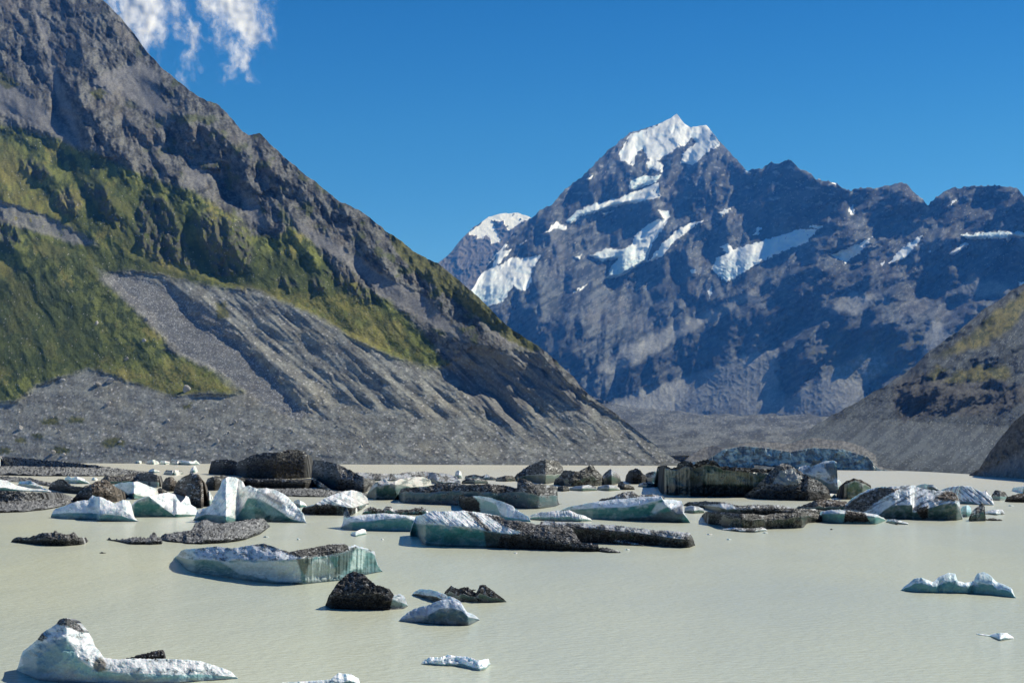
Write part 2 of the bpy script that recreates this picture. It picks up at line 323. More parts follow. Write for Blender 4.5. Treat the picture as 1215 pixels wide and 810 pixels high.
def L_col(x, v, R):
    m = LM(x, v)
    n1 = fbm(x / 40, v / 40, 5, 81); n2 = fbm(x / 6, v / 6, 5, 82, .7); n3 = fbm(x / 15, v / 15, 4, 83)
    rnd = np.random.RandomState(3).rand(*x.shape)
    st_ = cell(x / 1.9 + .4 * n2, v / 1.5, 7); rock = mix(col(.150, .153, .145), col(.040, .044, .047), sm(-.3, .3, n3 * .7 + n2 * .6 + st_ * .18)); rock = mix(rock, col(.17, .15, .13), sm(.05, .45, n1) * .4)
    rock = mix(rock, col(.07, .085, .03), sm(.12, .35, fbm(x / 22, v / 18, 5, 84)) * sm(60, 260, x) * .75)
    pale = mix(col(.22, .215, .205), col(.17, .17, .17), sm(-.2, .3, n2))
    g1 = mix(col(.135, .152, .042), col(.046, .064, .021), sm(-.14, .18, n3 + .6 * n2))
    g1 = mix(g1, col(.20, .18, .055), sm(.08, .3, n1 - n2 * .4) * .8)
    deep = sm(-8, 8, pd(x + 12 * n3, v + 12 * n3, [(95, 205), (180, 232), (300, 290), (400, 320), (450, 360), (430, 380), (330, 345), (260, 330), (150, 295), (100, 250)]))
    deep = np.maximum(deep, sm(-8, 8, pd(x + 12 * n3, v + 12 * n3, [(30, 280), (100, 290), (190, 312), (250, 338), (190, 340), (120, 330), (60, 310)])))
    deep = np.maximum(deep, sm(-12, 12, pd(x + 14 * n3, v + 14 * n3, [(-20, 330), (50, 322), (90, 350), (120, 400), (170, 420), (120, 435), (20, 445), (-20, 430)])))
    g1 = mix(g1, col(.045, .062, .020), deep * .7)
    yel = np.maximum(sm(-6, 6, pd(x, v + 6 * n3, [(115, 287), (150, 300), (210, 322), (290, 342), (350, 362), (410, 395), (450, 412), (480, 425), (470, 412), (420, 380), (380, 355), (440, 385), (500, 425), (480, 395), (430, 350), (390, 350), (340, 350), (250, 330), (170, 300)])),
                     sm(-6, 6, pd(x, v + 6 * n3, [(110, 438), (180, 440), (200, 422), (290, 465), (200, 468), (150, 450)])))
    yel = np.maximum(yel, .8 * sm(-6, 6, pd(x, v, [(-30, 160), (20, 175), (50, 230), (110, 280), (60, 262), (-30, 240)])))
    g1 = mix(g1, col(.205, .185, .055), yel * sm(-.35, .2, n2) * .8)
    low = mix(col(.222, .228, .205), col(.148, .152, .142), sm(-.25, .3, n3 + .5 * n2))
    p2, q2 = rot(x, v, 41)
    low = low * (1 + .34 * fbm(q2 / 7, p2 / 120, 4, 85) * (.3 + .7 * sm(260, 420, x)) + .22 * fbm(x / 30, v / 9, 5, 86))[..., None]
    low = mix(low, col(.20, .185, .14), sm(.0, .4, n1) * .35)
    st = cell(x / 1.7, v / 1.25, 9); st2 = cell(x / 3.4, v / 2.3, 19); low = low * (1 + .22 * st * (.4 + .6 * sm(-.3, .2, n3)))[..., None]; low = mix(low, col(.07, .07, .072), sm(.72, .8, st) * .6 * sm(-.1, .2, n2))
    low = mix(low, col(.48, .47, .44), sm(.93, .95, -st) * .8); low = mix(low, col(.42, .41, .39), (st2 > .96) * .7 * sm(430, 520, v)); low = mix(low, col(.06, .06, .062), (st2 < -.95) * .6 * sm(430, 520, v))
    low = mix(low, col(.15, .15, .155), m['ravine'] * .55); low = mix(low, col(.5, .5, .49), m['ravine'] * (rnd < .07) * .8)
    low = mix(low, col(.115, .115, .118), m['cliff'] * .6)
    low = mix(low, col(.20, .20, .20), 0)
    c = rock * m['rock'][..., None] + g1 * m['band'][..., None] + low * m['low'][..., None]
    s = (m['rock'] + m['band'] + m['low']); c = c / np.maximum(s, .05)[..., None]
    c = mix(c, pale, np.maximum(m['chute'] * (1 - m['low']) * .85, m['strip'] * .85 * (n2 > -.25)))
    c = mix(c, col(.08, .078, .07), m['bluff'] * (1 - m['low']) * .75 * sm(-.1, .2, n2 + .1))
    c = mix(c, mix(col(.10, .10, .025), col(.05, .06, .018), sm(-.1, .2, n2)), m['bits'] * .85)
    c = mix(c, col(.38, .37, .35), (rnd < .004) * m['band'])
    return c
xs = np.concatenate([np.linspace(-160, -20, 90), np.arange(-19, 812.5, .85)])
patch('mountain_slope', xs, 640, lt, lambda x: lb(x) + 3.0, slopeD(lD0, 1.42), L_relief, L_col, M_rock)

# ---- main massif --------------------------------------------------
K_top = [(480, 420), (540, 372), (580, 312), (610, 275), (625, 262), (640, 250), (655, 242), (670, 225), (690, 210), (705, 195), (722, 178), (735, 168), (748, 157), (765, 153), (785, 145), (796, 140), (803, 135), (812, 147), (820, 151), (838, 148),
         (850, 163), (858, 172), (872, 187), (886, 202), (905, 199), (915, 192), (925, 193), (938, 189), (950, 200), (962, 205), (968, 212), (985, 214), (1000, 222), (1010, 227), (1020, 222), (1035, 224), (1050, 220), (1065, 218), (1075, 217),
         (1085, 227), (1101, 243), (1115, 230), (1130, 224), (1150, 221), (1180, 219), (1205, 222), (1215, 232), (1260, 250), (1340, 290)]
def kt(x): return interp(x, K_top) + (2.4 * fbm(x / 16, x * 0 + 1.1, 5, 91, .6) - 3.2 * ridged(x / 9, x * 0 + 4, 4, 92, .6) + 1.2) * np.where((x > 740) & (x < 862), .3, 1)
def c1(*p): return [(500 + a / 3.375, 120 + b / 3.375) for a, b in p]
def c2(*p): return [(800 + a / 2.894, 150 + b / 2.894) for a, b in p]
snow = [
    ('snow_cap', c1((1025, 40), (1060, 82), (1088, 120), (1075, 165), (1010, 195), (955, 235), (925, 255), (905, 225), (890, 190), (865, 205), (850, 262), (800, 238), (790, 210), (820, 160), (835, 130), (900, 112), (960, 88)), 0),
    ('snow_cap', c1((1072, 92), (1100, 82), (1140, 92), (1168, 130), (1200, 175), (1150, 200), (1090, 258), (1035, 250), (1048, 205), (1100, 165), (1072, 135)), 0),
    ('snowfield', c1((575, 482), (618, 440), (700, 410), (800, 385), (850, 362), (900, 348), (950, 322), (957, 385), (900, 402), (820, 412), (740, 435), (640, 462), (598, 492)), 1),
    ('snowfield', c1((490, 528), (540, 482), (585, 502), (568, 522), (545, 510), (510, 528)), 0),
    ('snowfield', c1((718, 445), (766, 442), (730, 464)), 0),
    ('snowfield', c1((942, 432), (992, 442), (997, 465), (962, 520), (922, 572), (905, 640), (850, 672), (790, 705), (735, 712), (762, 655), (788, 632), (720, 642), (672, 618), (740, 590), (800, 590), (850, 572), (850, 540), (890, 505), (930, 478), (972, 470)), 1),
    ('snowfield', c1((1138, 473), (1080, 514), (1012, 565), (962, 622), (905, 645), (948, 592), (998, 535), (1060, 492)), 0),
    ('icefall', c1((484, 612), (460, 650), (430, 690), (440, 720), (400, 760), (370, 740), (330, 800), (250, 830), (190, 800), (155, 742), (200, 695), (300, 660), (380, 622), (410, 628)), 1),
    ('snowfield', c1((118, 702), (180, 645), (265, 598), (205, 682), (150, 722)), 0),
    ('snowfield', c1((368, 588), (332, 628), (300, 672), (268, 692), (290, 650), (308, 603)), 0),
    ('snowfield', c1((385, 575), (432, 553), (400, 575)), 0),
    ('snowfield', c1((598, 772), (672, 726), (640, 758)), 0),
    ('snowfield', c1((898, 245), (935, 230), (972, 258), (962, 288), (905, 268)), 0),
    ('snowfield', c1((835, 362), (830, 320), (890, 300), (960, 296), (940, 325), (880, 345)), 2),
    ('snowfield', c1((655, 312), (688, 296), (682, 312)), 0),
    ('snowfield', c2((128, 492), (148, 450), (182, 435), (156, 415), (185, 398), (202, 420), (300, 393), (420, 355), (492, 352), (452, 402), (380, 427), (300, 462), (240, 502), (178, 535)), 1),
    ('snowfield', c2((148, 297), (203, 276), (165, 310)), 0),
    ('snowfield', c2((532, 442), (600, 415), (682, 378), (640, 432), (590, 472), (565, 455)), 0),
    ('snowfield', c2((732, 472), (768, 430), (858, 364), (832, 408), (785, 456)), 0),
    ('snowfield', c2((940, 438), (1000, 395), (1012, 408), (962, 440)), 0),
    ('snowfield', c2((978, 372), (1100, 360), (1300, 360), (1300, 372), (1140, 386), (1010, 388)), 2),
    ('snowfield', c2((938, 272), (982, 240), (955, 270)), 0),
    ('snowfield', c2((702, 470), (727, 463), (715, 480)), 0),
    ('snowfield', c2((1138, 382), (1162, 383), (1145, 397)), 0),
    ('snowfield', c2((270, 370), (290, 345), (300, 350), (285, 378)), 0),
    ('snowfield', c1((170, 705), (230, 655), (290, 605), (335, 570), (345, 582), (300, 625), (240, 685), (195, 720)), 0),
    ('snowfield', c1((405, 690), (442, 680), (440, 720), (420, 762), (395, 745)), 0), ('snowfield', c1((1080, 680), (1100, 684), (1092, 694)), 0), ('snowfield', c1((610, 622), (640, 618), (632, 636)), 0),
    ('snowfield', c2((598, 285), (612, 268), (624, 300), (606, 304)), 0), ('snowfield', c2((486, 175), (505, 172), (520, 184), (500, 186)), 0), ('snowfield', c2((540, 190), (562, 192), (556, 202)), 0), ('snowfield', c2((240, 152), (252, 148), (262, 160), (250, 162)), 0),
    ('snowfield', c2((1180, 536), (1215, 528), (1215, 545), (1190, 548)), 0), ('snowfield', c2((50, 490), (72, 494), (66, 508)), 0), ('snowfield', c2((872, 430), (890, 426), (884, 438)), 0), ('snowfield', c2((460, 342), (515, 336), (505, 350), (470, 352)), 2),
    ('snowfield', c2((112, 565), (138, 545), (120, 590)), 0),
]
def snow_f(poly):
    xs_ = [p[0] for p in poly]; ys_ = [p[1] for p in poly]
    def f(x, v):
        out = np.zeros(x.shape, bool); b = (x > min(xs_) - 8) & (x < max(xs_) + 8) & (v > min(ys_) - 8) & (v < max(ys_) + 8)
        xb, vb = x[b], v[b]
        d_ = pd(xb + 3.0 * fbm(xb / 7, vb / 7, 4, 101), vb + 3.0 * fbm(xb / 7, vb / 7, 4, 102), poly) + 1.6 * fbm(xb / 3.5, vb / 3.5, 3, 103); p_, q_ = rot(xb + 4 * fbm(xb / 12, vb / 12, 3, 105), vb, 125)
        out[b] = (d_ > .3) & ((ridged(q_ / 11, p_ / 40, 4, 104, .6) < .84 - .012 * np.clip(8 - d_, 0, 8)) | (d_ > 13))
        return out
    return f
def K_snow(x, v):
    s = np.zeros(x.shape); ice = np.zeros(x.shape)
    for nm, poly, k in snow:
        xs_ = [p[0] for p in poly]; ys_ = [p[1] for p in poly]
        b = (x > min(xs_) - 12) & (x < max(xs_) + 12) & (v > min(ys_) - 12) & (v < max(ys_) + 12)
        d = np.full(x.shape, -99.); d[b] = pd(x[b], v[b], poly); s = np.maximum(s, sm(-3, 4, d))
        if k: ice = np.maximum(ice, sm(-2, 2, d) * (sm(min(ys_) + .35 * (max(ys_) - min(ys_)), max(ys_), v) if k == 1 else .8))
    return s, ice
scree = [[(700, 441), (745, 410), (800, 388), (860, 362), (903, 336), (893, 350), (850, 377), (800, 402), (760, 427), (720, 442)],
         [(716, 490), (742, 470), (790, 455), (850, 435), (890, 418), (925, 415), (920, 440), (930, 472), (940, 500), (700, 510)],
         [(930, 478), (960, 455), (1000, 430), (1040, 413), (1055, 430), (1025, 460), (1005, 500), (940, 505)],
         [(1130, 350), (1150, 328), (1205, 340), (1190, 350), (1160, 353)], [(985, 367), (1010, 345), (1040, 350), (1020, 372)], [(1090, 430), (1105, 380), (1120, 385), (1130, 410), (1110, 430)]]
def K_scree(x, v):
    m = np.zeros(x.shape); fx = x + 7 * fbm(x / 16, v / 16, 5, 131); fv = v + 7 * fbm(x / 16, v / 16, 5, 132)
    for p in scree: m = np.maximum(m, sm(-4, 4, pd(fx, fv, p)))
    return m
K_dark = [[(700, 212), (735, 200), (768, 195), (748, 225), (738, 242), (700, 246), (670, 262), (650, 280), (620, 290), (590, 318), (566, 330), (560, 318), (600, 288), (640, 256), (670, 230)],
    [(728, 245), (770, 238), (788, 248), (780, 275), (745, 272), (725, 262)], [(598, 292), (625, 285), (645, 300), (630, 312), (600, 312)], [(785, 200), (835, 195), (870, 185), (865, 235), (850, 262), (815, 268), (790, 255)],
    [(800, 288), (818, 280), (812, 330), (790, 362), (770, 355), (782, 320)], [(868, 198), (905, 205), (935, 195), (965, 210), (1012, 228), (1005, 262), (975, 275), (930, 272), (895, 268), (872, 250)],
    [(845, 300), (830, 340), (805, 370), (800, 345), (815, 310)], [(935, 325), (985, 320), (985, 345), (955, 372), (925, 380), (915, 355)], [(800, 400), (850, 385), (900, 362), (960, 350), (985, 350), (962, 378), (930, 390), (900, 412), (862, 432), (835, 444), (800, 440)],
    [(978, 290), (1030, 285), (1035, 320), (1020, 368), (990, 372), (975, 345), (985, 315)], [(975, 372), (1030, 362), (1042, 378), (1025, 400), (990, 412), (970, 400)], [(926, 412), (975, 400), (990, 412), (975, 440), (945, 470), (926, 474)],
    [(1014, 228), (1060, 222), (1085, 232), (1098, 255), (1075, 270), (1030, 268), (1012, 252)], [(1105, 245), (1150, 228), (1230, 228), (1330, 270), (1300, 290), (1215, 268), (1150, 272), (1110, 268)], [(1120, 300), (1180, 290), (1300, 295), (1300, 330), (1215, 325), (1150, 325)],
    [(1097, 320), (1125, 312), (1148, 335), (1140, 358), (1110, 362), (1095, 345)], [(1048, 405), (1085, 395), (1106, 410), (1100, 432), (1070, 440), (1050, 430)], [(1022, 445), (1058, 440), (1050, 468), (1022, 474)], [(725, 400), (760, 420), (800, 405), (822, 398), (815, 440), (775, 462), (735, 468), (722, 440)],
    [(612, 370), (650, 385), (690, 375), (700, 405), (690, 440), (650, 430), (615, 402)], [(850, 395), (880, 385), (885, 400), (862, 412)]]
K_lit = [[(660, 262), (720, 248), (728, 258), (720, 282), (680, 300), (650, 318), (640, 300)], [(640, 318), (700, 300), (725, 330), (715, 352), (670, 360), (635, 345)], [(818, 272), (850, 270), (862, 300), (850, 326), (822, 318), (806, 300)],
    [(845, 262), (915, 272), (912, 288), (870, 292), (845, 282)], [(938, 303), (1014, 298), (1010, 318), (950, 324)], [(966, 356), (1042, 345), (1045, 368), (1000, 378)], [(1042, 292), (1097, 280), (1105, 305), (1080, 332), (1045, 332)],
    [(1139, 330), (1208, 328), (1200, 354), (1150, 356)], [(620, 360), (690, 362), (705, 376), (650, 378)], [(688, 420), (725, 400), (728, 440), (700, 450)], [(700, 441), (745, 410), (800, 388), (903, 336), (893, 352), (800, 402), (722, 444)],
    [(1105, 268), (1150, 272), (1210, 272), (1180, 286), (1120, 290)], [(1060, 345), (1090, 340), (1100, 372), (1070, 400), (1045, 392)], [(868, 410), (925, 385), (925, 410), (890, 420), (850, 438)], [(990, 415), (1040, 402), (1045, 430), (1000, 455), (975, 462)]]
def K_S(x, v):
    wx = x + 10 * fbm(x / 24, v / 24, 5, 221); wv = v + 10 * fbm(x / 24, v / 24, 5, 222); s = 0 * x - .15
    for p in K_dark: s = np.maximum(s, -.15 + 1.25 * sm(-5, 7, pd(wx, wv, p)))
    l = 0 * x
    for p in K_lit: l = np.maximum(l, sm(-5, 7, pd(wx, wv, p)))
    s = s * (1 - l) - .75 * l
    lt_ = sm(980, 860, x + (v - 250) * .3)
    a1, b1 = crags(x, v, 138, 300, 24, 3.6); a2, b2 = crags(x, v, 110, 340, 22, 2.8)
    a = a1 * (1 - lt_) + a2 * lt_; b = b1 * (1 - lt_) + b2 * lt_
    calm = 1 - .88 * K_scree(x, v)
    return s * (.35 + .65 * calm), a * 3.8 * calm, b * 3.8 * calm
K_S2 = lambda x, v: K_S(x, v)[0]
KF = form(470, 1340, 120, 530, K_S, 1.35, -.75)
def K_relief(x, v):
    wx = x + 16 * fbm(x / 60, v / 60, 4, 111); wv = v + 16 * fbm(x / 60, v / 60, 4, 121)
    p, q = rot(wx, wv, 139); pb, qb = rot(x + 8 * fbm(x / 30, v / 30, 4, 112), v, 112); pc, qc = rot(x, v, 150)
    s_, _i = K_snow(x, v)
    r = KF(x, v) * (1 - .5 * s_) + 1.5 * ridged(x / 8, v / 9, 4, 33, .65)
    r = r + ridge(x, v, [(803, 136), (800, 160), (806, 185), (790, 215), (782, 240)], 8, 20, 14, 10, 40)
    s, ice = K_snow(x, v)
    sc = K_scree(x, v)
    r = r + ice * 2.6 * ridged(x / 5, v / 4, 3, 36)
    return r
def K_col(x, v, R):
    n1 = fbm(x / 50, v / 50, 5, 141); n2 = fbm(x / 6, v / 6, 5, 142, .7); n3 = fbm(x / 18, v / 18, 4, 143)
    rnd = np.random.RandomState(5).rand(*x.shape)
    pc, qc = rot(x, v, 150); n4 = fbm(qc / 5, pc / 40, 4, 147, .6); c = mix(col(.102, .118, .134), col(.028, .036, .044), sm(-.22, .22, n3 * .6 + n2 * .6 + n4 * .7)); c = mix(c, col(.14, .132, .13), sm(.1, .45, n1 - n2 * .3) * .3); c = c * (1 - .35 * sm(.1, .9, K_S2(x, v)))[..., None]  # last factor darkens the shaded faces: shade put into the rock colour
    c = mix(c, mix(col(.25, .262, .268), col(.18, .19, .195), sm(-.2, .25, n2 + n3)), K_scree(x, v) * .9)
    c = mix(c, mix(col(.11, .118, .122), col(.06, .065, .07), sm(-.2, .25, n2 + n3)), sm(480, 500, v + 8 * n3))
    ol = sm(-12, 8, pd(x + 20 * n3, v + 20 * n3, [(960, 420), (1010, 390), (1060, 400), (1100, 400), (1080, 440), (1040, 455), (990, 440)])); c = mix(c, col(.10, .10, .035), ol * sm(-.1, .25, n2 + .1) * .6)
    c = mix(c, col(.45, .45, .46), (rnd < .012) * sm(430, 300, v) * .8)
    dust = sm(.22, .4, fbm(x / 9, v / 6, 4, 144)) * sm(330, 180, v); c = mix(c, col(.6, .63, .66), dust * .35)
    s, ice = K_snow(x, v)
    sn = mix(col(.80, .84, .88), col(.32, .55, .66), np.clip(ice * sm(-.3, .25, fbm(x / 5, v / 4, 4, 145, .6) + .1), 0, 1) * .8)
    sn = mix(sn, col(.45, .62, .74), sm(.1, .35, fbm(x / 16, v / 9, 4, 146)) * .45 * (1 - ice))
    inside = np.zeros(x.shape, bool)
    for nm, poly, k in snow: inside |= snow_f(poly)(x, v)
    return mix(c, sn, inside * 1.0)
def kb(x): return interp(x, [(480, 520), (1340, 520)])
xs = np.arange(480, 1330, .95)
M_KD = slopeD(lambda x: interp(x, [(480, 6900), (800, 6500), (1340, 4600)]), 1.38)
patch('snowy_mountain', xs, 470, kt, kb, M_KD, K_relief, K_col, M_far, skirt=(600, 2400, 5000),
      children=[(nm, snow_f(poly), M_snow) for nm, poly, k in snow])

# ---- small snow peak behind ---------------------------------------
B_top = [(440, 400), (500, 330), (518, 314), (535, 299), (548, 283), (560, 271), (580, 257), (598, 253), (615, 253), (628, 257), (650, 275), (700, 320)]
bsn = c1((185, 530), (205, 505), (240, 486), (268, 455), (310, 440), (400, 440), (470, 460), (420, 480), (375, 500), (345, 525), (330, 480), (285, 480), (318, 560), (280, 570), (262, 530), (250, 560), (215, 542))
bs_f = snow_f(bsn)
def B_relief(x, v):
    p, q = rot(x, v, 120); return (12 * ridged(q / 24, p / 60, 5, 151, .55) + 4 * ridged(x / 8, v / 8, 4, 152)) * (1 - .75 * bs_f(x, v))
def B_col(x, v, R):
    n2 = fbm(x / 6, v / 6, 4, 153); c = mix(col(.14, .13, .13), col(.08, .08, .09), sm(-.2, .2, n2))
    return mix(c, col(.82, .85, .89), bs_f(x, v) * 1.0)
patch('snow_peak', np.arange(440, 700, .9), 200, lambda x: interp(x, B_top) + 1.2 * fbm(x / 9, x * 0, 4, 154), lambda x: 0 * x + 430, slopeD(lambda x: 0 * x + 9800, 1.2), B_relief, B_col, M_far,
      skirt=(600, 2600), children=[('snowfield', bs_f, M_snow)])

# ---- valley floor: debris covered glacier -------------------------
def V_top(x): return interp(x, [(640, 474), (700, 470), (740, 480), (800, 488), (860, 492), (930, 490), (1000, 494), (1100, 496), (1330, 496)]) + 5 * fbm(x / 30, x * 0 + 2, 4, 161)
rimv = lambda x: interp(x, [(640, 528), (720, 528), (800, 524), (862, 534), (880, 529), (905, 531), (940, 534), (965, 526), (1000, 530), (1025, 533), (1042, 545), (1060, 556), (1330, 557)]) + 1.5 * fbm(x / 10, x * 0, 4, 162)
def V_relief(x, v):
    t = sm(530, 480, v)
    r = 8 * ridged(x / 60, v / 8, 5, 163, .6) + 2.5 * ridged(x / 9, v / 5, 4, 164, .6) + 1.2 * fbm(x / 3, v / 3, 3, 165)
    r = r * (.8 + 2.4 * t)
    for pts, A in (([(690, 478), (760, 492), (830, 496), (900, 500), (960, 506)], 8), ([(760, 510), (830, 505), (900, 512), (960, 520), (1010, 535)], 5)):
        s, al = line(x, v + 3 * fbm(x / 20, x * 0, 3, 166), pts[::-1]); r = r + A * np.exp(-(s / 5) ** 2)
    return r
def V_col(x, v, R):
    n2 = fbm(x / 5, v / 3, 5, 171, .7); n3 = fbm(x / 30, v / 8, 4, 172); rnd = np.random.RandomState(9).rand(*x.shape)
    st = cell(x / 1.9, v / 1.1, 25); c = mix(col(.105, .115, .12), col(.045, .051, .057), sm(-.2, .25, n3 + n2 * .6)); c = c * (1 + .3 * st + .35 * fbm(x / 60, v / 5, 4, 176))[..., None]; c = mix(c, col(.36, .38, .39), (rnd < .015) * .7)
    return c
def VD(x, v): return 1500 + (5200 - 1500) * np.clip((540 - v) / 62, 0, 1) ** 1.25
patch('valley_glacier', np.arange(640, 1330, 1.0), 130, V_top, lambda x: 0 * x + 545, VD, V_relief, V_col, M_rock, skirt=(60,))

# terminal face of the glacier: grey debris over pale blue ice
def T_top(x): return interp(x, [(806, 553), (818, 541), (832, 532), (845, 528), (862, 532), (880, 526), (905, 524), (935, 526), (965, 519), (1000, 523), (1022, 529), (1040, 540), (1056, 553), (1064, 558.5)]) + 1.6 * fbm(x / 7, x * 0, 4, 181)
def T_bot(x): return interp(x, [(806, 554.5), (850, 555), (1064, 558.5)])
ice_top = lambda x: interp(x, [(780, 558), (800, 552), (840, 545), (857, 534), (880, 529), (905, 531), (938, 536), (965, 531), (1000, 533), (1030, 542), (1042, 556), (1064, 560)])
def T_relief(x, v):
    fa = sm(-2, 2, v - ice_top(x)); return 7 * ridged(x / 16, v / 22, 5, 182, .6) * (.4 + .6 * fa) + 2.0 * ridged(x / 5, v / 6, 3, 183) + 5 * sm(3, -4, v - ice_top(x)) * 0
def T_col(x, v, R):
    n2 = fbm(x / 4, v / 4, 4, 184, .7); n3 = fbm(x / 14, v / 30, 4, 185)
    fa = sm(-1.2, 1.2, v - ice_top(x) + 2 * n2)
    ice = mix(col(.30, .40, .41), col(.12, .17, .18), sm(-.2, .2, n3 + n2 * .5)); ice = mix(ice, col(.095, .098, .098), sm(-.05, .15, fbm(x / 9, v / 6, 5, 186, .6)) * .8)
    return mix(mix(col(.14, .142, .14), col(.065, .066, .068), sm(-.2, .2, n2)), ice, fa)
def TD(x, v):
    D0 = H * F / (T_bot(x) - HY); fa = np.clip(ice_top(x), T_top(x) + 1, T_bot(x))
    up = np.clip(fa - v, 0, 99)
    return D0 + np.clip(T_bot(x) - v, 0, 99) * .35 + up * 16
icepoly = [(x, float(ice_top(np.array([x]))[0])) for x in range(800, 1046, 5)] + [(1045, 560), (800, 560)]
patch('glacier_terminus', np.arange(806, 1064, .7), 80, T_top, lambda x: T_bot(x) + 1.2, TD, T_relief, T_col, M_rock, skirt=(40, 160),
      children=[('ice_cliff', lambda x, v: pd(x, v + 2 * fbm(x / 4, v / 4, 4, 184, .7), icepoly) > 0, M_ice)])

# ---- right spur ---------------------------------------------------
R_top = [(895, 550), (925, 533), (955, 514), (985, 494), (1010, 480), (1035, 465), (1060, 451), (1085, 436), (1100, 420), (1130, 396), (1160, 374), (1190, 352), (1215, 337), (1270, 300), (1340, 262)]
def rt(x): return interp(x, R_top) + (2.4 * fbm(x / 15, x * 0 + 5, 5, 191, .6) + 7 * fbm(x / 60, x * 0 + 7, 3, 190)) * sm(905, 940, x)
def rb(x): return interp(x, [(895, 556.5), (925, 556.6), (1040, 557.2), (1100, 559.5), (1160, 563), (1215, 567), (1340, 576)])
r_cliff = [(1062, 452), (1100, 440), (1140, 448), (1190, 450), (1230, 460), (1215, 480), (1170, 495), (1120, 492), (1070, 500), (1060, 480)]
r_green = [[(1110, 424), (1135, 408), (1170, 378), (1205, 352), (1350, 262), (1350, 310), (1215, 372), (1190, 398), (1160, 414)], [(1115, 455), (1135, 440), (1160, 432), (1195, 436), (1200, 448), (1160, 455)], [(1097, 450), (1110, 432), (1125, 438), (1108, 452)]]
def R_masks(x, v):
    fx = x + 6 * fbm(x / 14, v / 14, 4, 192); fv = v + 6 * fbm(x / 14, v / 14, 4, 193)
    cl = sm(-4, 5, pd(fx, fv, r_cliff)); g = 0 * x
    for p in r_green: g = np.maximum(g, sm(-3, 4, pd(fx, fv, p)))
    return cl, g
def R_S(x, v):
    a, b = crags(x, v, 135, 500, 20, 2.4, 4); cl, g = R_masks(x, v); am = .45 + .75 * sm(485, 450, v) * (1 - .5 * g) + .6 * cl; am = am * sm(560, 535, v)
    return .8 * cl - .1, a * am * 1.8, b * am * 1.8
RF = form(880, 1345, 240, 590, R_S, 1.0, -.6)
def R_relief(x, v):
    cl, g = R_masks(x, v); up = sm(470, 430, v)
    p, q = rot(x + 8 * fbm(x / 40, v / 40, 3, 194), v, 140)
    r = up * (6 * ridged(q / 34, p / 90, 5, 195, .55)) + RF(x, v) + (1 - up) * (5 * ridged(q / 13, p / 90, 4, 198, .6) + 1.6 * fbm(x / 4, v / 4, 4, 199, .7))
    r = r + ridge(x, v, [(1240, 385), (1180, 412), (1140, 432), (1100, 446)], 8, 20, 20, 10, 7)
    return r * sm(-1, 9, rb(x) - v)
def R_col(x, v, R):
    cl, g = R_masks(x, v); n2 = fbm(x / 5, v / 5, 5, 201, .7); n3 = fbm(x / 18, v / 18, 4, 202); rnd = np.random.RandomState(11).rand(*x.shape)
    p, q = rot(x, v, 140)
    st = cell(x / 1.8, v / 1.4, 15); c = mix(col(.074, .088, .098), col(.034, .043, .052), sm(-.35, .35, n3 * .5 + n2 * .5 + .25 * st + .8 * fbm(q / 7, p / 60, 4, 204))) * (1 + .3 * fbm(q / 4, p / 50, 4, 203))[..., None]
    c = mix(c, col(.30, .33, .35), (rnd < .02) * .6)
    c = mix(c, mix(col(.14, .125, .045), col(.055, .062, .025), sm(-.15, .2, n2 + n3)), g * .85); c = mix(c, col(.075, .073, .07), cl * .7 * (1 - g))
    return c
def RD(x, v):
    Ds = H * F / (rb(x) - HY); t = sm(-2, 60, rb(x) - v); D0 = Ds * (1 - t) + 1700 * t
    return (D0 + 1.4 * H) / (1 - 1.4 * (HY - v) / F)
patch('moraine_slope', np.arange(895, 1335, .9), 260, rt, lambda x: rb(x) + 2.0, RD, R_relief, R_col, M_rock, skirt=(100, 500, 1400))

# dark shoulder at the right edge
S_top = [(1150, 563), (1162, 556), (1175, 535), (1190, 516), (1203, 500), (1215, 490), (1250, 470), (1340, 440)]
def S_relief(x, v): return (12 * ridged(x / 26, v / 40, 5, 211, .6) + 2 * fbm(x / 4, v / 4, 4, 212)) * sm(0, 8, 570 - v)
def S_col(x, v, R):
    n2 = fbm(x / 5, v / 5, 5, 213, .7); rnd = np.random.RandomState(12).rand(*x.shape)
    c = mix(col(.12, .115, .11), col(.07, .068, .068), sm(-.2, .2, n2)); lo = sm(-5, 5, v - interp(x, [(1150, 570), (1215, 535), (1340, 500)])); c = mix(c, col(.2, .195, .19), lo * .8); return mix(c, col(.4, .4, .4), (rnd < .015) * .6)
patch('rocky_shoulder', np.arange(1150, 1335, .9), 120, lambda x: interp(x, S_top) + 1.5 * fbm(x / 9, x * 0, 4, 214), lambda x: interp(x, [(1150, 564.5), (1215, 568.8), (1340, 578)]) + 2, slopeD(lambda x: H * F / (interp(x, [(1150, 564), (1215, 568), (1340, 577)]) - HY), 1.0), S_relief, S_col, M_rock, skirt=(60, 200))

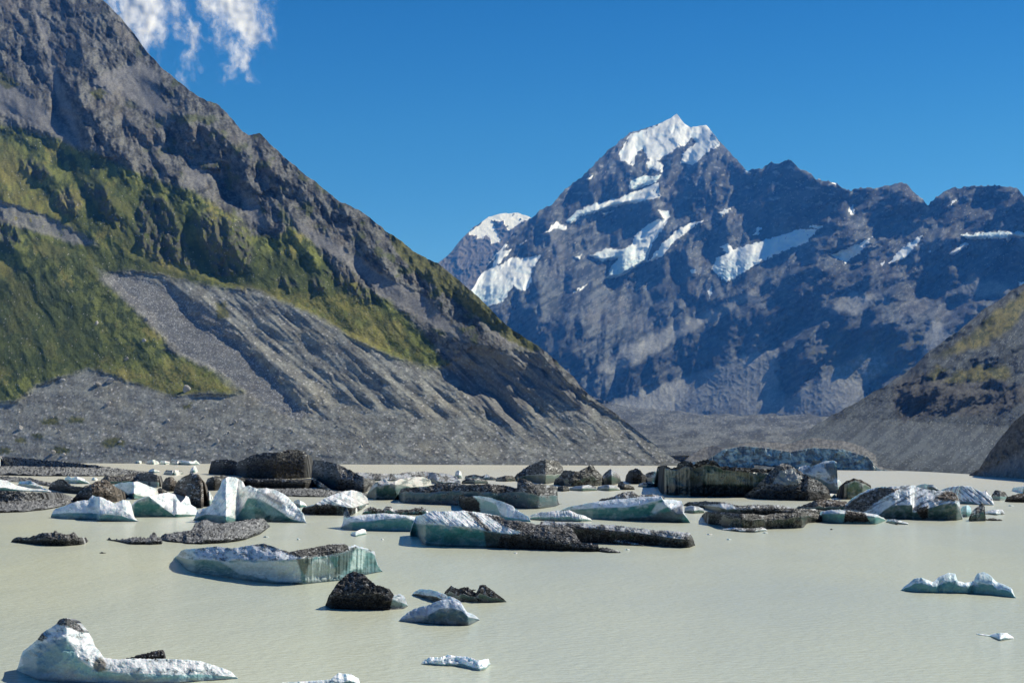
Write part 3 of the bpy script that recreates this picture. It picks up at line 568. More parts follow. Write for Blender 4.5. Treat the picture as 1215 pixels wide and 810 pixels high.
# ================================================================ WATER, GROUND
def plane(name, z, r, mat):
    me = bpy.data.meshes.new(name); me.from_pydata([(-r, -r, z), (r, -r, z), (r, r, z), (-r, r, z)], [], [(0, 1, 2, 3)]); me.materials.append(mat)
    o = bpy.data.objects.new(name, me); C.objects.link(o); o['kind'] = 'structure'; return o
def water_mat():
    m, nt, b = new_mat('milky_lake_water'); L = nt.links.new
    tc = N(nt, 'ShaderNodeTexCoord')
    def nz(sx, sy, det, rough=.55):
        mp = N(nt, 'ShaderNodeMapping'); mp.inputs['Scale'].default_value = (sx, sy, 1); L(tc.outputs['Object'], mp.inputs[0])
        n = N(nt, 'ShaderNodeTexNoise'); n.inputs['Scale'].default_value = 1; n.inputs['Detail'].default_value = det; n.inputs['Roughness'].default_value = rough; L(mp.outputs[0], n.inputs['Vector']); return n
    small = nz(1.1, 1.9, 4); big = nz(.02, .008, 3); mid = nz(.12, .07, 3)
    mrw = N(nt, 'ShaderNodeMapRange'); mrw.inputs[1].default_value = .38; mrw.inputs[2].default_value = .62; L(big.outputs['Fac'], mrw.inputs[0])
    ramp = N(nt, 'ShaderNodeMix', data_type='RGBA'); ramp.inputs[6].default_value = (.54, .55, .40, 1); ramp.inputs[7].default_value = (.46, .49, .40, 1)
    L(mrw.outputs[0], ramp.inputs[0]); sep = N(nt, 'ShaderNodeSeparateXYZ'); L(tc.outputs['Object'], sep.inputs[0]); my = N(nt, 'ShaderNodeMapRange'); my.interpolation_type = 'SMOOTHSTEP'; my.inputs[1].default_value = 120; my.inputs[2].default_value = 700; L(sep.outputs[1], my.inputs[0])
    far = N(nt, 'ShaderNodeMix', data_type='RGBA'); far.inputs[7].default_value = (.70, .68, .56, 1); L(my.outputs[0], far.inputs[0]); L(ramp.outputs[2], far.inputs[6]); L(far.outputs[2], b.inputs['Base Color'])  # paler far water: silt, with wind sheen also painted into the base colour
    b1 = N(nt, 'ShaderNodeBump'); b1.inputs['Strength'].default_value = 1; b1.inputs['Distance'].default_value = .16; L(small.outputs['Fac'], b1.inputs['Height'])
    b2 = N(nt, 'ShaderNodeBump'); b2.inputs['Strength'].default_value = 1; b2.inputs['Distance'].default_value = .25; L(mid.outputs['Fac'], b2.inputs['Height']); L(b1.outputs[0], b2.inputs['Normal'])
    L(b2.outputs[0], b.inputs['Normal'])
    b.inputs['Roughness'].default_value = .2; b.inputs['IOR'].default_value = 1.33
    return m
def sheet(name, z, x0, x1, y0, y1, mat):
    me = bpy.data.meshes.new(name); me.from_pydata([(x0, y0, z), (x1, y0, z), (x1, y1, z), (x0, y1, z)], [], [(0, 1, 2, 3)]); me.materials.append(mat)
    o = bpy.data.objects.new(name, me); C.objects.link(o); o['kind'] = 'structure'; return o
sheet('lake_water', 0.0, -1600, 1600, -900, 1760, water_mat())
mg, ntg, bg_ = new_mat('valley_ground'); bg_.inputs['Base Color'].default_value = (.18, .175, .165, 1); bg_.inputs['Roughness'].default_value = .95
_n = N(ntg, 'ShaderNodeTexNoise'); _n.inputs['Scale'].default_value = .02; _b = N(ntg, 'ShaderNodeBump'); ntg.links.new(_n.outputs['Fac'], _b.inputs['Height']); ntg.links.new(_b.outputs[0], bg_.inputs['Normal'])
plane('valley_ground', -6.0, 60000, mg)

# ================================================================ ICEBERGS
CR = dict(A=(0, 530, 1215 / 220), B=(200, 530, 1215 / 220), C=(400, 530, 1215 / 220), D=(600, 530, 5.0625), E=(770, 530, 5.0625), F=(975, 530, 5.0625),
          G=(190, 630, 4.5), H=(360, 660, 4.339), I=(0, 700, 4.05), J=(1015, 640, 5.4))
def cv(s):
    """'A 10,20 30,40 B 5,6' -> picture points; a letter picks the survey sheet"""
    out = []; k = None
    for w in s.split():
        if w in CR: k = CR[w]
        else:
            a, b = w.split(','); out.append((k[0] + float(a) / k[2], k[1] + float(b) / k[2]))
    return out
WHITE, GREY = col(.84, .845, .81), col(.44, .46, .47)
TEAL, DTEAL, TAN, BLACK = col(.22, .46, .47), col(.10, .24, .25), col(.20, .21, .16), col(.035, .036, .036)
DIRT, PALEDIRT, BROWN = col(.085, .082, .076), col(.17, .165, .155), col(.10, .082, .066)
MELT = {}
def berg(name, label, cat, top, bot, rim=.55, up=WHITE, face=TEAL, low=None, dirt=.0, fdirt=.0, dcol=DIRT, dpoly=(), ipoly=(), stripe=None, k=1.7, over=1.2, rough=1.0, ridges=(), jag=1.0, group=None, parent=None, flute=0, step=.45, seed=None, kind=None, pname='debris_cover', gravel=False, cpoly=()):
    """top / bot / rim: surveyed outline, waterline and the edge between the steep near face and the sloping top"""
    top, bot = cv(top), cv(bot); seed = seed if seed is not None else len(C.objects) * 5 + 3
    x0 = min(top[0][0], bot[0][0]); x1 = max(top[-1][0], bot[-1][0]); wd = x1 - x0
    xs = np.linspace(x0, x1, max(24, int(wd / step)))
    tmax = max(b[1] for b in bot) - min(a[1] for a in top)
    vt = interp(xs, top) + jag * (.9 * fbm(xs / 6, xs * 0, 4, seed) + .45 * fbm(xs / 1.8, xs * 0 + 5, 3, seed + 1)) * min(1, tmax / 14)
    vb = interp(xs, bot) + .35 * fbm(xs / 5, xs * 0 + 2, 3, seed + 2)
    if dirt > .7: vt = vt + jag * (.9 * fbm(xs / 2.6, xs * 0 + 15, 4, seed + 1, .7) - 1.0 * ridged(xs / 7, xs * 0, 3, seed + 2) + .4) * min(1, tmax / 14)
    endf = np.minimum(1, np.minimum(xs - x0, x1 - xs) / max(1.2, wd * .03))
    vt = np.minimum(vt, vb - .4); vt = vb - (vb - vt) * np.sqrt(np.clip(endf, .02, 1))
    if isinstance(rim, str): vr = interp(xs, cv(rim)) + .5 * jag * fbm(xs / 5, xs * 0 + 9, 4, seed + 4)
    else: vr = vt + (vb - vt) * (rim + .22 * fbm(xs / 14, xs * 0 + 9, 4, seed + 4))
    vr = np.clip(vr, vt + .04 * (vb - vt), vt + .96 * (vb - vt))
    nf = max(8, int(tmax * .6 / step)); nt_ = max(8, int(tmax * .6 / step))
    def sg(a, n):
        n = max(1, int(n)); kx = np.hanning(2 * n + 3)[1:-1]; kx /= kx.sum(); return np.convolve(np.pad(a, n, mode='edge'), kx, mode='valid')
    vbs = sg(interp(xs, bot), min(4, wd * .06) / (wd / len(xs))); kw = max(1, k / 1.7); vts = sg(vt, 3.5 * kw / (wd / len(xs))); vrs = sg(vr, 3.0 * kw / (wd / len(xs)))
    tf = np.linspace(0, 1, nf)[:, None]; tt = np.linspace(0, 1, nt_ + 1)[1:, None]
    Db = H * F / (vbs - HY)
    px = Db / F
    hz = (vb - vr)[None] ; hp = np.maximum(vbs - vrs, .5)[None] * px
    # near face: undercut at the waterline, bulging towards the rim
    vf = vbs + (np.minimum(vrs, vbs - .1) - vbs) * tf + (vb - vbs) * (1 - tf) ** 3 * .5 + (vr - vrs) * tf ** 3
    Df = Db - over * hp * (.30 * np.sin(np.pi * tf * .5) ** 2 - .05 * np.sin(np.pi * tf)) + hp * .12 * tf ** 4
    Dr = Df[-1:]; zr = H - (vrs - HY) / F * Dr
    vt_ = vrs + (np.minimum(vts, vrs - .1) - vrs) * tt + (vr - vrs) * (1 - tt) ** (3 * kw) + (vt - vts) * tt ** (4 * kw) + (.5 + 1.1 * dirt) * min(1.4, tmax / 22) * (fbm(xs[None] / 5, (vr + (vt - vr) * tt) / (5 / kw ** .5), 4, seed + 31, .7) * np.sin(np.pi * tt) ** .5 * np.clip((vrs - vts) / 5, 0, 1)); s = (vrs + np.minimum(vts - vrs, -.2) * tt - HY) / F
    kk = k * (.35 + .65 * tt)
    Dt = (Dr + kk * (H - zr)) / (1 + kk * s); Dt = np.minimum(Dt, Dr + wd * px * .9 + 4 * px); Dt = np.maximum.accumulate(Dt, 0)
    X = np.tile(xs[None], (nf + nt_, 1)); Vv = np.concatenate([vf, vt_], 0); Dd = np.concatenate([Df, Dt], 0)
    T = np.concatenate([tf * 1.0 + 0 * vf, 1 + tt + 0 * vt_], 0)        # 0..1 face, 1..2 top
    sc = max(.5, min(1.6, tmax / 30))
    onf = sm(1.04, .94, T); fadeb = sm(0, .12, T)
    rl = (2.8 * fbm(X / (11 * sc), Vv / (9 * sc), 4, seed + 6, .42) + .45 * ridged(X / (5 * sc), Vv / (4 * sc), 4, seed + 7, .6)) * rough * sc
    if wd > 14:
        ag = 25 + (seed * 37) % 120; bs = 7.5 * sc
        def bS(x, y):
            a, b = crags(x, y, ag, seed % 300, bs, 1.9, 3, 2.5, 20.0); return 0 * x, a, b
        y0_, y1_ = vt.min() - 6, vb.max() + 6
        BF = form(x0 - 6, x1 + 6, y0_, y1_, bS)
        m_ = .8 + .5 * (dirt * (1 - onf) + fdirt * onf); rl = rl + BF(X, Vv) * m_ * rough * (1 - .35 * onf)
    if flute: rl = rl + onf * flute * (sm(345, 365, X) if name == 'fluted_iceberg' else 1.0) * np.abs(perlin(X / 4.2, Vv / 60, seed + 8)) * 2
    for r_ in ridges:
        pts, A, wl, wr = cv(r_[0]), r_[1], r_[2], r_[3]; rl = rl + ridge(X, Vv, pts, A, wl, wr, 1.5, seed + 9, .06)
    # colour and debris
    n2 = fbm(X / 2.2, Vv / 1.8, 4, seed + 11, .7); stn = cell(X / 1.7, Vv / 1.25, seed + 40); stb = cell(X / 3.2, Vv / 2.3, seed + 41); n3 = fbm(X / 10, Vv / 7, 4, seed + 12); rnd = np.random.RandomState(seed).rand(*X.shape)
    vbm = np.clip((vb[None] - Vv) / np.maximum(hz, .1), 0, 1)
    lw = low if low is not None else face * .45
    face = face * col(.29, .48, .47); lw = lw * .6  # near-face ice tint darkened, its shade painted into the colour
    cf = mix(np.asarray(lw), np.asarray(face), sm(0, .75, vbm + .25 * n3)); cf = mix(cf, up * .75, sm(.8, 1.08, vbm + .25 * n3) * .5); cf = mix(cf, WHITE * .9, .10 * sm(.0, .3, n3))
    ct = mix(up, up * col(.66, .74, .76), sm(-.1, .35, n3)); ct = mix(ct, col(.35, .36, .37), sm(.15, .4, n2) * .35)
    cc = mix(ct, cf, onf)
    dm = np.full(X.shape, 0.0)
    dm = dirt * (1 - onf) + fdirt * onf
    D_ = (n3 * .75 + n2 * .45)
    dv = D_ + (dm * 2 - 1) * .62
    if stripe is not None:
        ang, amt, wdt = stripe; p_, q_ = rot(X, Vv, ang); st = fbm(q_ / wdt, p_ / (wdt * 9), 4, seed + 13, .6)
        cc = mix(cc, col(.13, .13, .13), sm(.02, .25, st) * amt * (1 - onf * .6)); rl = rl + (fbm(q_ / wdt, p_ / (wdt * 9), 3, seed + 13) * -1.2) * (1 - onf * .5)
    for dp in dpoly: dv = np.maximum(dv, np.clip((pd(X + 1.5 * n3, Vv + 1.5 * n3, cv(dp)) + 1.6 * n2) * .25, -1, 1))
    for ip in ipoly: dv = np.minimum(dv, np.clip(-(pd(X + 1.5 * n3, Vv + 1.5 * n3, cv(ip)) + 1.6 * n2) * .25, -1, 1))
    for cp, cl_, am in cpoly: cc = mix(cc, np.asarray(cl_), am * sm(-1.5, 1.5, pd(X + 2 * n3, Vv + 2 * n3, cv(cp)) + 1.2 * n2))
    isd = dv > 0
    dcl = np.asarray(dcol) * col(.95, .98, 1.0)
    dc = mix(dcl, PALEDIRT, sm(.0, .4, n2) * .5) * (1 + .55 * stn)[..., None]; dc = mix(dc, col(.36, .36, .35), sm(.88, .94, stn) * .75 * (1 - .85 * onf)); dc = mix(dc, col(.018, .018, .019), sm(.45, .6, -stn) * .75)
    dc = mix(dc, col(.25, .25, .25), (stb > .92) * .7 * (1 - .7 * onf)); dc = mix(dc, dc * .28, onf * sm(1.1, .55, vbm))  # debris on the near face darkened too: painted shade below the lit top
    cc = cc * (1 + .10 * stn)[..., None]; cc = mix(cc, col(.12, .12, .12), sm(.80, .9, stn) * sm(-.1, .3, n3 + n2 * .4) * .6 * (1 - .6 * onf))
    cc = mix(cc, dc, sm(-.03, .03, dv + .5 * (np.random.RandomState(seed + 2).rand(*X.shape) - .5) * (.6 + .4 * sm(-.4, .2, n3)))); cc = mix(cc, col(.22, .21, .19), (sm(-.16, 0, dv) * (1 - isd)) * .6)
    rl = rl + isd * (2.6 * sc * (ridged(X / (9 * sc), Vv / (6 * sc), 5, seed + 16, .62) - .3) + .9 * (np.random.RandomState(seed + 1).rand(*X.shape) - .3) * .8 + 1.2 * ridged(X / 2.4, Vv / 2.0, 3, seed + 14)) * min(1.0, tmax / 12)
    cc = cc * (1 - .65 * sm(.16, .0, T))[..., None]                    # undercut shade and waterline shadow painted into the foot colour
    Dd = Dd - rl * Dd / F * fadeb
    V = P(X, Vv, Dd)
    # below the water and the far side
    f0 = V[:1].copy(); f0[..., 2] = -1.2; f0[..., 1] += .3
    V = np.concatenate([f0, V], 0); cc = np.concatenate([cc[:1], cc], 0); isd = np.concatenate([isd[:1], isd], 0)
    tp = V[-1]; zt = np.maximum(tp[:, 2], .1)
    back = []
    for a in (.12, .35, .7, 1.0, 1.25):
        q = tp.copy(); q[:, 1] += zt * (.1 + a * 1.1) ; q[:, 2] = zt * (1 - a ** 1.6) - (.8 if a > 1 else 0)
        q[:, 1] += zt * .15 * fbm(xs / 6, xs * 0 + a * 5, 3, seed + 15) * (a < .9); back.append(q[None])
    V = np.concatenate([V] + back, 0); cc = np.concatenate([cc] + [cc[-1:]] * 5, 0); isd = np.concatenate([isd] + [isd[-1:]] * 5, 0)
    nr, nc = V.shape[:2]; Q = quads(nr, nc); dq = isd[:-1, :-1] & isd[1:, 1:] | isd[:-1, 1:] & isd[1:, :-1]
    Vf, Cf = V.reshape(-1, 3), cc.reshape(-1, 3)
    fr = dq[2:-6].mean() if dq.shape[0] > 10 else dq.mean()
    Vf = Vf.copy(); o0 = Vf.mean(0); o0[2] = 0; Vf = Vf - o0
    matd = M_gravel if gravel else M_debris
    comps = comp_split(dq, .10) if (.04 < fr < .93 and wd > 18) else []
    if comps:
        o = bpy.data.objects.new(name, None); C.objects.link(o); o.empty_display_size = .5
        rest = ~np.any(comps, 0)
        parts_ = comp_split(rest, .12)
        if parts_:
            stray = rest & ~np.any(parts_, 0); comps[0] = comps[0] | stray; rest = parts_[0]
            for q_ in parts_[1:]: mesh_obj('ice_body', Vf, Q[q_], Cf, M_ice, o)
        mesh_obj('ice_body', Vf, Q[rest], Cf, M_ice, o)
        for cm in comps: mesh_obj(pname, Vf, Q[cm], Cf, matd, o)
    else:
        o = mesh_obj(name, Vf, Q.reshape(-1, 4), Cf, matd if fr > .5 else M_ice, None)
    if parent is None:
        o.location = o0
        if kind: o['kind'] = kind
        else:
            o['label'] = label; o['category'] = cat
            if group: o['group'] = group
    return o
I = 'iceberg'

# ---- far left: gravel bars and the small ice along the shore
berg('gravel_bar', '', '', 'A -260,40 0,60 200,78 450,96 700,130 850,150 970,168', 'A -260,200 0,186 290,192 660,192 900,180 970,172', rim=.93, dirt=1, fdirt=1, dcol=col(.16, .16, .155), k=40, over=.2, rough=.4, kind='structure', gravel=True)
berg('gravel_bar', '', '', 'A -260,180 0,190 100,195 200,205 300,228 400,240 520,262 560,262', 'A -260,222 0,224 200,235 330,262 450,290 560,290', rim=.93, dirt=1, fdirt=1, dcol=col(.13, .13, .125), k=20, over=.2, rough=.5, kind='structure', gravel=True)
berg('gravel_bar', '', '', 'A -260,270 0,288 120,292 300,298 400,300 480,330 500,348', 'A -260,440 0,432 150,427 300,412 400,392 450,375 500,356', rim=.93, dirt=1, fdirt=1, dcol=col(.13, .13, .13), k=30, over=.2, rough=.7, kind='structure', gravel=True)
berg('gravel_bar', '', '', 'B 500,265 600,268 700,272 900,270 1000,276 1100,290 1215,284 C 100,290 250,310', 'B 500,300 700,318 860,327 1000,328 1215,330 C 250,330', rim=.93, dirt=1, fdirt=1, dcol=col(.14, .14, .135), k=12, over=.2, rough=.6, kind='structure', gravel=True)
fg = 'small ice pieces along the far left shore'
for i, (s, b, d, f, lab) in enumerate([
    ('A 868,98 890,90 925,92 948,100', 'A 868,104 910,110 948,106', 0, WHITE * .7, 'leftmost small white ice piece at the foot of the grey slope'),
    ('A 962,100 975,86 1010,84 1040,95', 'A 962,108 1000,115 1042,110', 0, TEAL, 'small white and pale green ice piece second from left below the grey slope'),
    ('A 1043,105 1055,90 1090,92 1118,98', 'A 1043,112 1080,116 1118,113', 0, TEAL, 'small pale green ice piece just left of the grey flat-topped one by the far shore'),
    ('A 1112,105 1125,86 1180,90 1215,100', 'A 1112,114 1160,119 1215,116', .45, GREY, 'small grey dirt-dusted ice piece below the grey slope left of the black berg'),
    ('B 10,98 22,82 70,85 130,92 160,95 180,85 206,112', 'B 10,110 60,118 140,120 206,118', .15, GREY, 'pale low ice strip touching the left end of the black debris mound'),
    ('A 970,160 985,148 1005,142 1050,155', 'A 970,168 1010,172 1050,168', .4, GREY, 'tiny speckled ice piece off the tip of the gravel bar'),
    ('A 1072,165 1090,150 1120,155 1160,148 1200,160', 'A 1072,178 1130,186 1200,178', .5, GREY, 'tiny dirty ice cluster behind the long dark berg at left'),
    ('B 0,165 20,155 45,150 75,165', 'B 0,180 40,186 78,180', .35, GREY, 'tiny dirty ice piece left of the small pale spire by the black mound'),
    ('B 140,150 160,130 175,122 190,150', 'B 140,165 165,168 192,162', 0, TEAL, 'tiny pale spire of ice left of the black debris mound'),
    ('A 600,205 615,198 640,208', 'A 600,218 620,220 642,216', .0, WHITE, 'tiny white ice piece left of the long dark berg at left')]):
    berg('ice_piece', lab, 'ice', s, b, dirt=d, face=f, group=fg, step=.4)
berg('flat_iceberg', 'thin dark boat-shaped ice slab by the far shore below the grass patches', I, 'A 628,92 660,88 700,84 780,85 805,92', 'A 628,98 700,104 790,104 805,99', rim=.3, dirt=1, fdirt=1)
berg('iceberg', 'rounded white ice block cut by the left picture edge on the gravel bar', I, 'A -70,70 -20,60 30,68 42,100', 'A -70,168 0,170 15,162 42,130', dirt=0, face=col(.45, .62, .62))
berg('ice_shelf', 'low white and pale green ice shelf lying between two gravel bars at far left', 'ice', 'A -120,220 0,212 45,218 90,245 150,262 220,278 290,272 335,284', 'A -120,290 0,290 200,291 335,298', rim=.7, face=col(.42, .58, .55), up=WHITE, dirt=.12, k=10)
berg('iceberg', 'low white dome of ice behind the small dark cone at left', I, 'A 420,206 445,190 470,205 500,193 545,205 588,236', 'A 420,232 500,242 588,242', rim=.45, face=col(.45, .6, .56))
berg('ice_piece', 'thin pale ice sheet on the upper gravel bar at far left', 'ice', 'A 120,226 200,222 250,245 280,262', 'A 120,250 200,268 280,276', rim=.5, k=14, dirt=.2, face=GREY)
berg('iceberg', 'small dark gravel-covered cone with a low tail on the gravel bar at left', I, 'A 318,262 345,225 400,206 440,232 470,255 540,262 600,242 645,262', 'A 318,276 420,300 560,312 645,292', rim=.4, dirt=1, fdirt=1, dcol=col(.075, .072, .066))
berg('iceberg', 'long dark gravel-topped berg with a green-grey foot behind the white ice at left', I, 'A 650,222 690,188 800,188 840,178 880,168 1000,172 1064,196', 'A 650,232 700,245 900,242 1040,268 1066,240', rim='A 650,225 760,225 900,222 1000,228 1064,235', dirt=.95, fdirt=.35, face=col(.22, .3, .29), dcol=col(.09, .085, .08))
berg('iceberg', 'small dark rough lump right of the long gravel-topped berg', I, 'A 1060,235 1090,204 1120,192 1150,215 1160,240', 'A 1060,278 1110,292 1160,290', dirt=1, fdirt=1, dcol=BROWN)
berg('iceberg', 'smallest dark lump behind the rough white berg at left', I, 'A 1030,275 1050,265 1095,290', 'A 1030,300 1060,308 1097,302', dirt=1, fdirt=1)
berg('iceberg', 'rough snow-white flat berg behind the green-faced wedge at left', I, 'A 738,250 800,232 900,226 960,248 1032,280 1035,300', 'A 738,262 800,300 870,345 1020,335 1035,325', rim=.75, k=3, face=col(.45, .62, .62), rough=1.6, dirt=.08)
berg('iceberg', 'dark brown gravel cone behind the two-lobed white berg', I, 'A 470,345 520,290 560,265 620,228 690,215 740,248 780,275 842,312', 'A 470,356 600,372 720,368 800,352 842,322', rim=.5, dirt=1, fdirt=.98, dcol=BROWN, k=1.3)
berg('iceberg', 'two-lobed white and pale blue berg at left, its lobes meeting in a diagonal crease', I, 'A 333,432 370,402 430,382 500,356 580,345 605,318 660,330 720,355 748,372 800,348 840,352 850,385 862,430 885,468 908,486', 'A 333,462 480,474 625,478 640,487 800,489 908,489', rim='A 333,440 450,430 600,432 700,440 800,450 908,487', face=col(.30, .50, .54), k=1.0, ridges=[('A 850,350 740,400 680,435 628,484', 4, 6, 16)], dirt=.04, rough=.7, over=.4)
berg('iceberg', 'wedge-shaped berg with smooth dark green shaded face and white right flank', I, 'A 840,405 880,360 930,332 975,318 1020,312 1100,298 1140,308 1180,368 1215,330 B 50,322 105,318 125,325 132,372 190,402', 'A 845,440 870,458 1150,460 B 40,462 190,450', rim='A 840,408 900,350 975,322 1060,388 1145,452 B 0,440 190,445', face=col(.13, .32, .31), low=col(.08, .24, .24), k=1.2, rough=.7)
# ---- left middle
berg('iceberg', 'upright dark block, smooth at left and gravel brown at right, behind the white arch', I, 'B 33,280 60,222 120,182 155,168 185,176 205,205 240,238 248,320', 'B 33,300 120,332 135,395 220,402 240,380 248,350', rim=.8, dirt=.75, fdirt=.8, dcol=BROWN, face=col(.10, .12, .12), ridges=[('B 155,172 150,250 140,390', 3, 4, 20)], k=.8)
berg('ice_piece', 'small rough white ice fin between dark block and white arch', 'ice', 'B 238,320 262,288 282,318 295,350', 'B 238,385 270,392 295,380', dirt=.15, face=GREY)
berg('iceberg', 'big black debris mound at left, the tallest dark one below the scree', I, 'B 262,140 272,100 300,86 340,80 420,86 450,98 500,76 560,50 640,36 720,40 760,20 840,18 890,30 930,58 955,90', 'B 262,176 350,184 450,186 500,205 700,212 900,206 955,190', rim='B 262,135 300,110 420,105 455,130 500,105 600,80 720,62 840,45 900,60 955,110', dirt=1, fdirt=1, dcol=col(.045, .045, .043), k=1.1, over=2.0)
berg('iceberg', 'grey rubble-covered berg sloping down right from the black mound', I, 'B 935,90 960,84 1040,95 1110,112 1160,135 1215,165 C 60,130 110,165 180,200 240,214 262,230', 'B 935,205 1000,262 1100,285 1215,292 C 180,302 250,262 262,245', rim=.5, dirt=1, fdirt=1, dcol=col(.10, .10, .098), k=2)
berg('flat_iceberg', 'long low black slab at the foot of the black debris mound', I, 'B 236,205 350,188 480,200 600,212 760,206 940,214 965,228', 'B 236,276 300,287 500,262 560,268 700,272 900,277 965,262', rim=.3, dirt=1, fdirt=1, dcol=col(.05, .05, .048), k=3)
berg('ice_slab', 'brown log-like slab of dirty ice leaning right of the black slab', 'ice slab', 'B 928,215 945,198 1000,235 1040,262 1078,292', 'B 928,228 960,262 1010,288 1078,304', rim=.5, dirt=.7, fdirt=.6, dcol=BROWN)
berg('ice_piece', 'small white ice lump beside the right end of the white arch', 'ice', 'B 818,352 850,342 890,365 907,382', 'B 818,375 860,398 907,390', dirt=.15)
berg('arched_iceberg', 'tall striped white berg with a ridge arching down right over a shaded hollow', I,
     'B 163,470 190,412 240,400 280,380 300,322 338,262 350,215 390,195 440,198 478,222 492,262 530,253 580,274 640,270 700,280 760,310 800,350 850,400 888,440 904,494',
     'B 163,480 240,482 330,496 380,502 430,492 450,482 600,486 780,494 904,498', rim='B 163,472 240,440 330,445 400,455 445,470 520,330 560,330 620,350 700,400 760,440 800,470 904,496', face=col(.22, .40, .40), up=WHITE, k=.9, rough=.9, stripe=(-55, .28, 2.2),
     ridges=[('B 540,275 620,300 700,345 760,400 790,480', 5, 8, 14), ('B 560,380 600,410 640,470', 4, 7, 8), ('B 345,430 365,470 390,495', 3, 6, 6)], cpoly=[('B 600,300 690,300 760,370 730,385 650,340', BROWN * 1.6, .55), ('B 450,440 540,385 560,400 570,480 450,480', col(.16, .32, .32), .8), ('B 570,350 660,380 745,450 700,455 640,440', col(.16, .3, .3), .8)], over=.5)  # teal patches paint in the shade under the arch
berg('iceberg', 'rounded white ribbed berg with a grey-brown left foot, right of the arch', I, 'B 868,402 900,388 960,376 1020,335 1100,305 1180,286 1215,284 C 60,284 110,282 160,300 200,335 208,362', 'B 868,436 960,446 1140,448 1215,448 C 100,440 160,410 208,372', rim='B 868,405 960,380 1100,380 1215,400 C 100,400 208,366', dpoly=['B 868,400 960,378 1060,375 1110,395 1100,450 868,450'], stripe=(28, .45, 2.2), face=col(.3, .4, .4), k=1.4, fdirt=.55)
# ---- floating dark ones in front at left
berg('flat_iceberg', 'dark narrow floating slab alone on the water at far left', I, 'A 73,606 120,588 180,592 250,570 300,560 350,560 362,545 376,560 440,573 482,556 515,590 560,594 577,604', 'A 73,622 200,636 330,649 440,649 540,640 577,614', rim=.45, dirt=.97, fdirt=.8, face=col(.10, .09, .075), dcol=col(.10, .095, .088), over=1.8)
berg('debris_raft', 'flat tilted gravel-covered ice raft in front of the white arch', 'ice raft', 'A 1040,592 1070,572 1130,560 1215,550 B 80,552 150,545 172,502 230,475 330,500 430,490 520,475 600,465 640,478 663,512', 'A 1040,606 1100,622 1215,630 B 60,634 220,637 380,628 500,608 600,572 663,522', rim=.88, dirt=1, fdirt=.9, dcol=col(.13, .13, .128), k=6, over=1.2)
berg('debris_raft', 'thin tail of loose stones trailing left of the flat gravel raft', 'ice raft', 'A 700,603 712,594 730,603 800,604 850,592 905,590 975,600 985,575 1005,562 1030,590 1060,592', 'A 700,608 780,622 860,638 1000,640 1060,636', rim=.6, dirt=1, fdirt=1, dcol=col(.12, .12, .12), k=5, jag=2.5)
berg('fluted_iceberg', 'long floating berg with gravel saddle and fluted green-white right end', I,
     'G 78,118 130,96 200,90 300,80 380,90 480,74 550,64 600,80 650,98 690,110 740,100 830,84 900,70 980,64 1010,82 1040,74 1100,90 1142,108 1160,168 1188,208',
     'G 78,140 140,205 180,222 300,240 450,262 620,282 760,284 860,273 960,263 1100,232 1188,214', rim='G 78,128 140,146 250,150 350,160 420,150 580,156 680,152 740,150 830,130 900,128 1000,108 1040,88 1110,95 1150,130 1188,210',
     face=col(.34, .46, .46), low=col(.16, .30, .32), up=col(.52, .55, .57), dirt=.30, dpoly=['G 640,100 740,96 900,66 1000,66 1010,100 960,115 880,130 740,138 700,125', 'G 480,72 560,60 640,95 560,85'], k=1.9, over=1.5, flute=2.0,
     ridges=[('G 830,125 800,200 770,270', 3, 10, 8), ('G 1030,85 990,170 960,240', -4, 12, 9), ('G 1105,95 1085,160 1070,220', 3, 8, 9)],
     cpoly=[('G 330,165 600,160 740,160 755,270 620,268 420,225', col(.58, .63, .61), .75), ('G 770,205 820,150 900,140 955,240 880,266 780,276', col(.42, .46, .43), .65), ('G 730,145 820,135 800,180 770,230 745,200', col(.12, .12, .09), .75), ('G 960,120 1020,95 1040,90 1000,190 960,240 930,225', col(.05, .08, .08), .85), ('G 1040,95 1100,100 1080,200 1010,205', col(.55, .68, .62), .7)], step=.38)
berg('iceberg', 'black pointed gravel-coated lump with pale right toe in front of the fluted berg', I, 'H 113,240 135,196 170,140 220,92 260,75 310,92 370,145 440,164 468,198 500,190 528,212 537,245', 'H 113,252 140,268 280,274 440,276 520,268 537,254', rim='H 113,245 150,200 280,195 400,190 460,215 537,250', dirt=1, fdirt=1, ipoly=['H 466,198 500,186 545,215 545,280 440,282'], up=GREY, face=GREY * .7, dcol=col(.06, .056, .052), k=.8, over=1.0, step=.38)
berg('iceberg', 'small dark berg with jagged twin peaks right of the seal-shaped ice', I, 'H 722,185 758,150 780,160 800,166 840,154 865,172 890,186 908,146 930,144 970,170 1010,200 1044,226', 'H 722,196 800,230 950,237 1044,234', rim=.55, dirt=.85, fdirt=.3, face=col(.22, .22, .19), dcol=col(.045, .042, .038), k=.9, ridges=[('H 925,145 910,180 890,225', 4, 4, 14)], step=.38)
h3 = berg('iceberg', 'thin white curved ice spine with dark hollow behind the seal-shaped ice', I, 'H 560,188 600,166 650,168 720,190 790,218 820,240', 'H 560,196 620,215 700,240 820,262', rim=.55, up=WHITE, face=col(.06, .05, .045), low=col(.05, .045, .04), k=1.5, dirt=.1, step=.38)
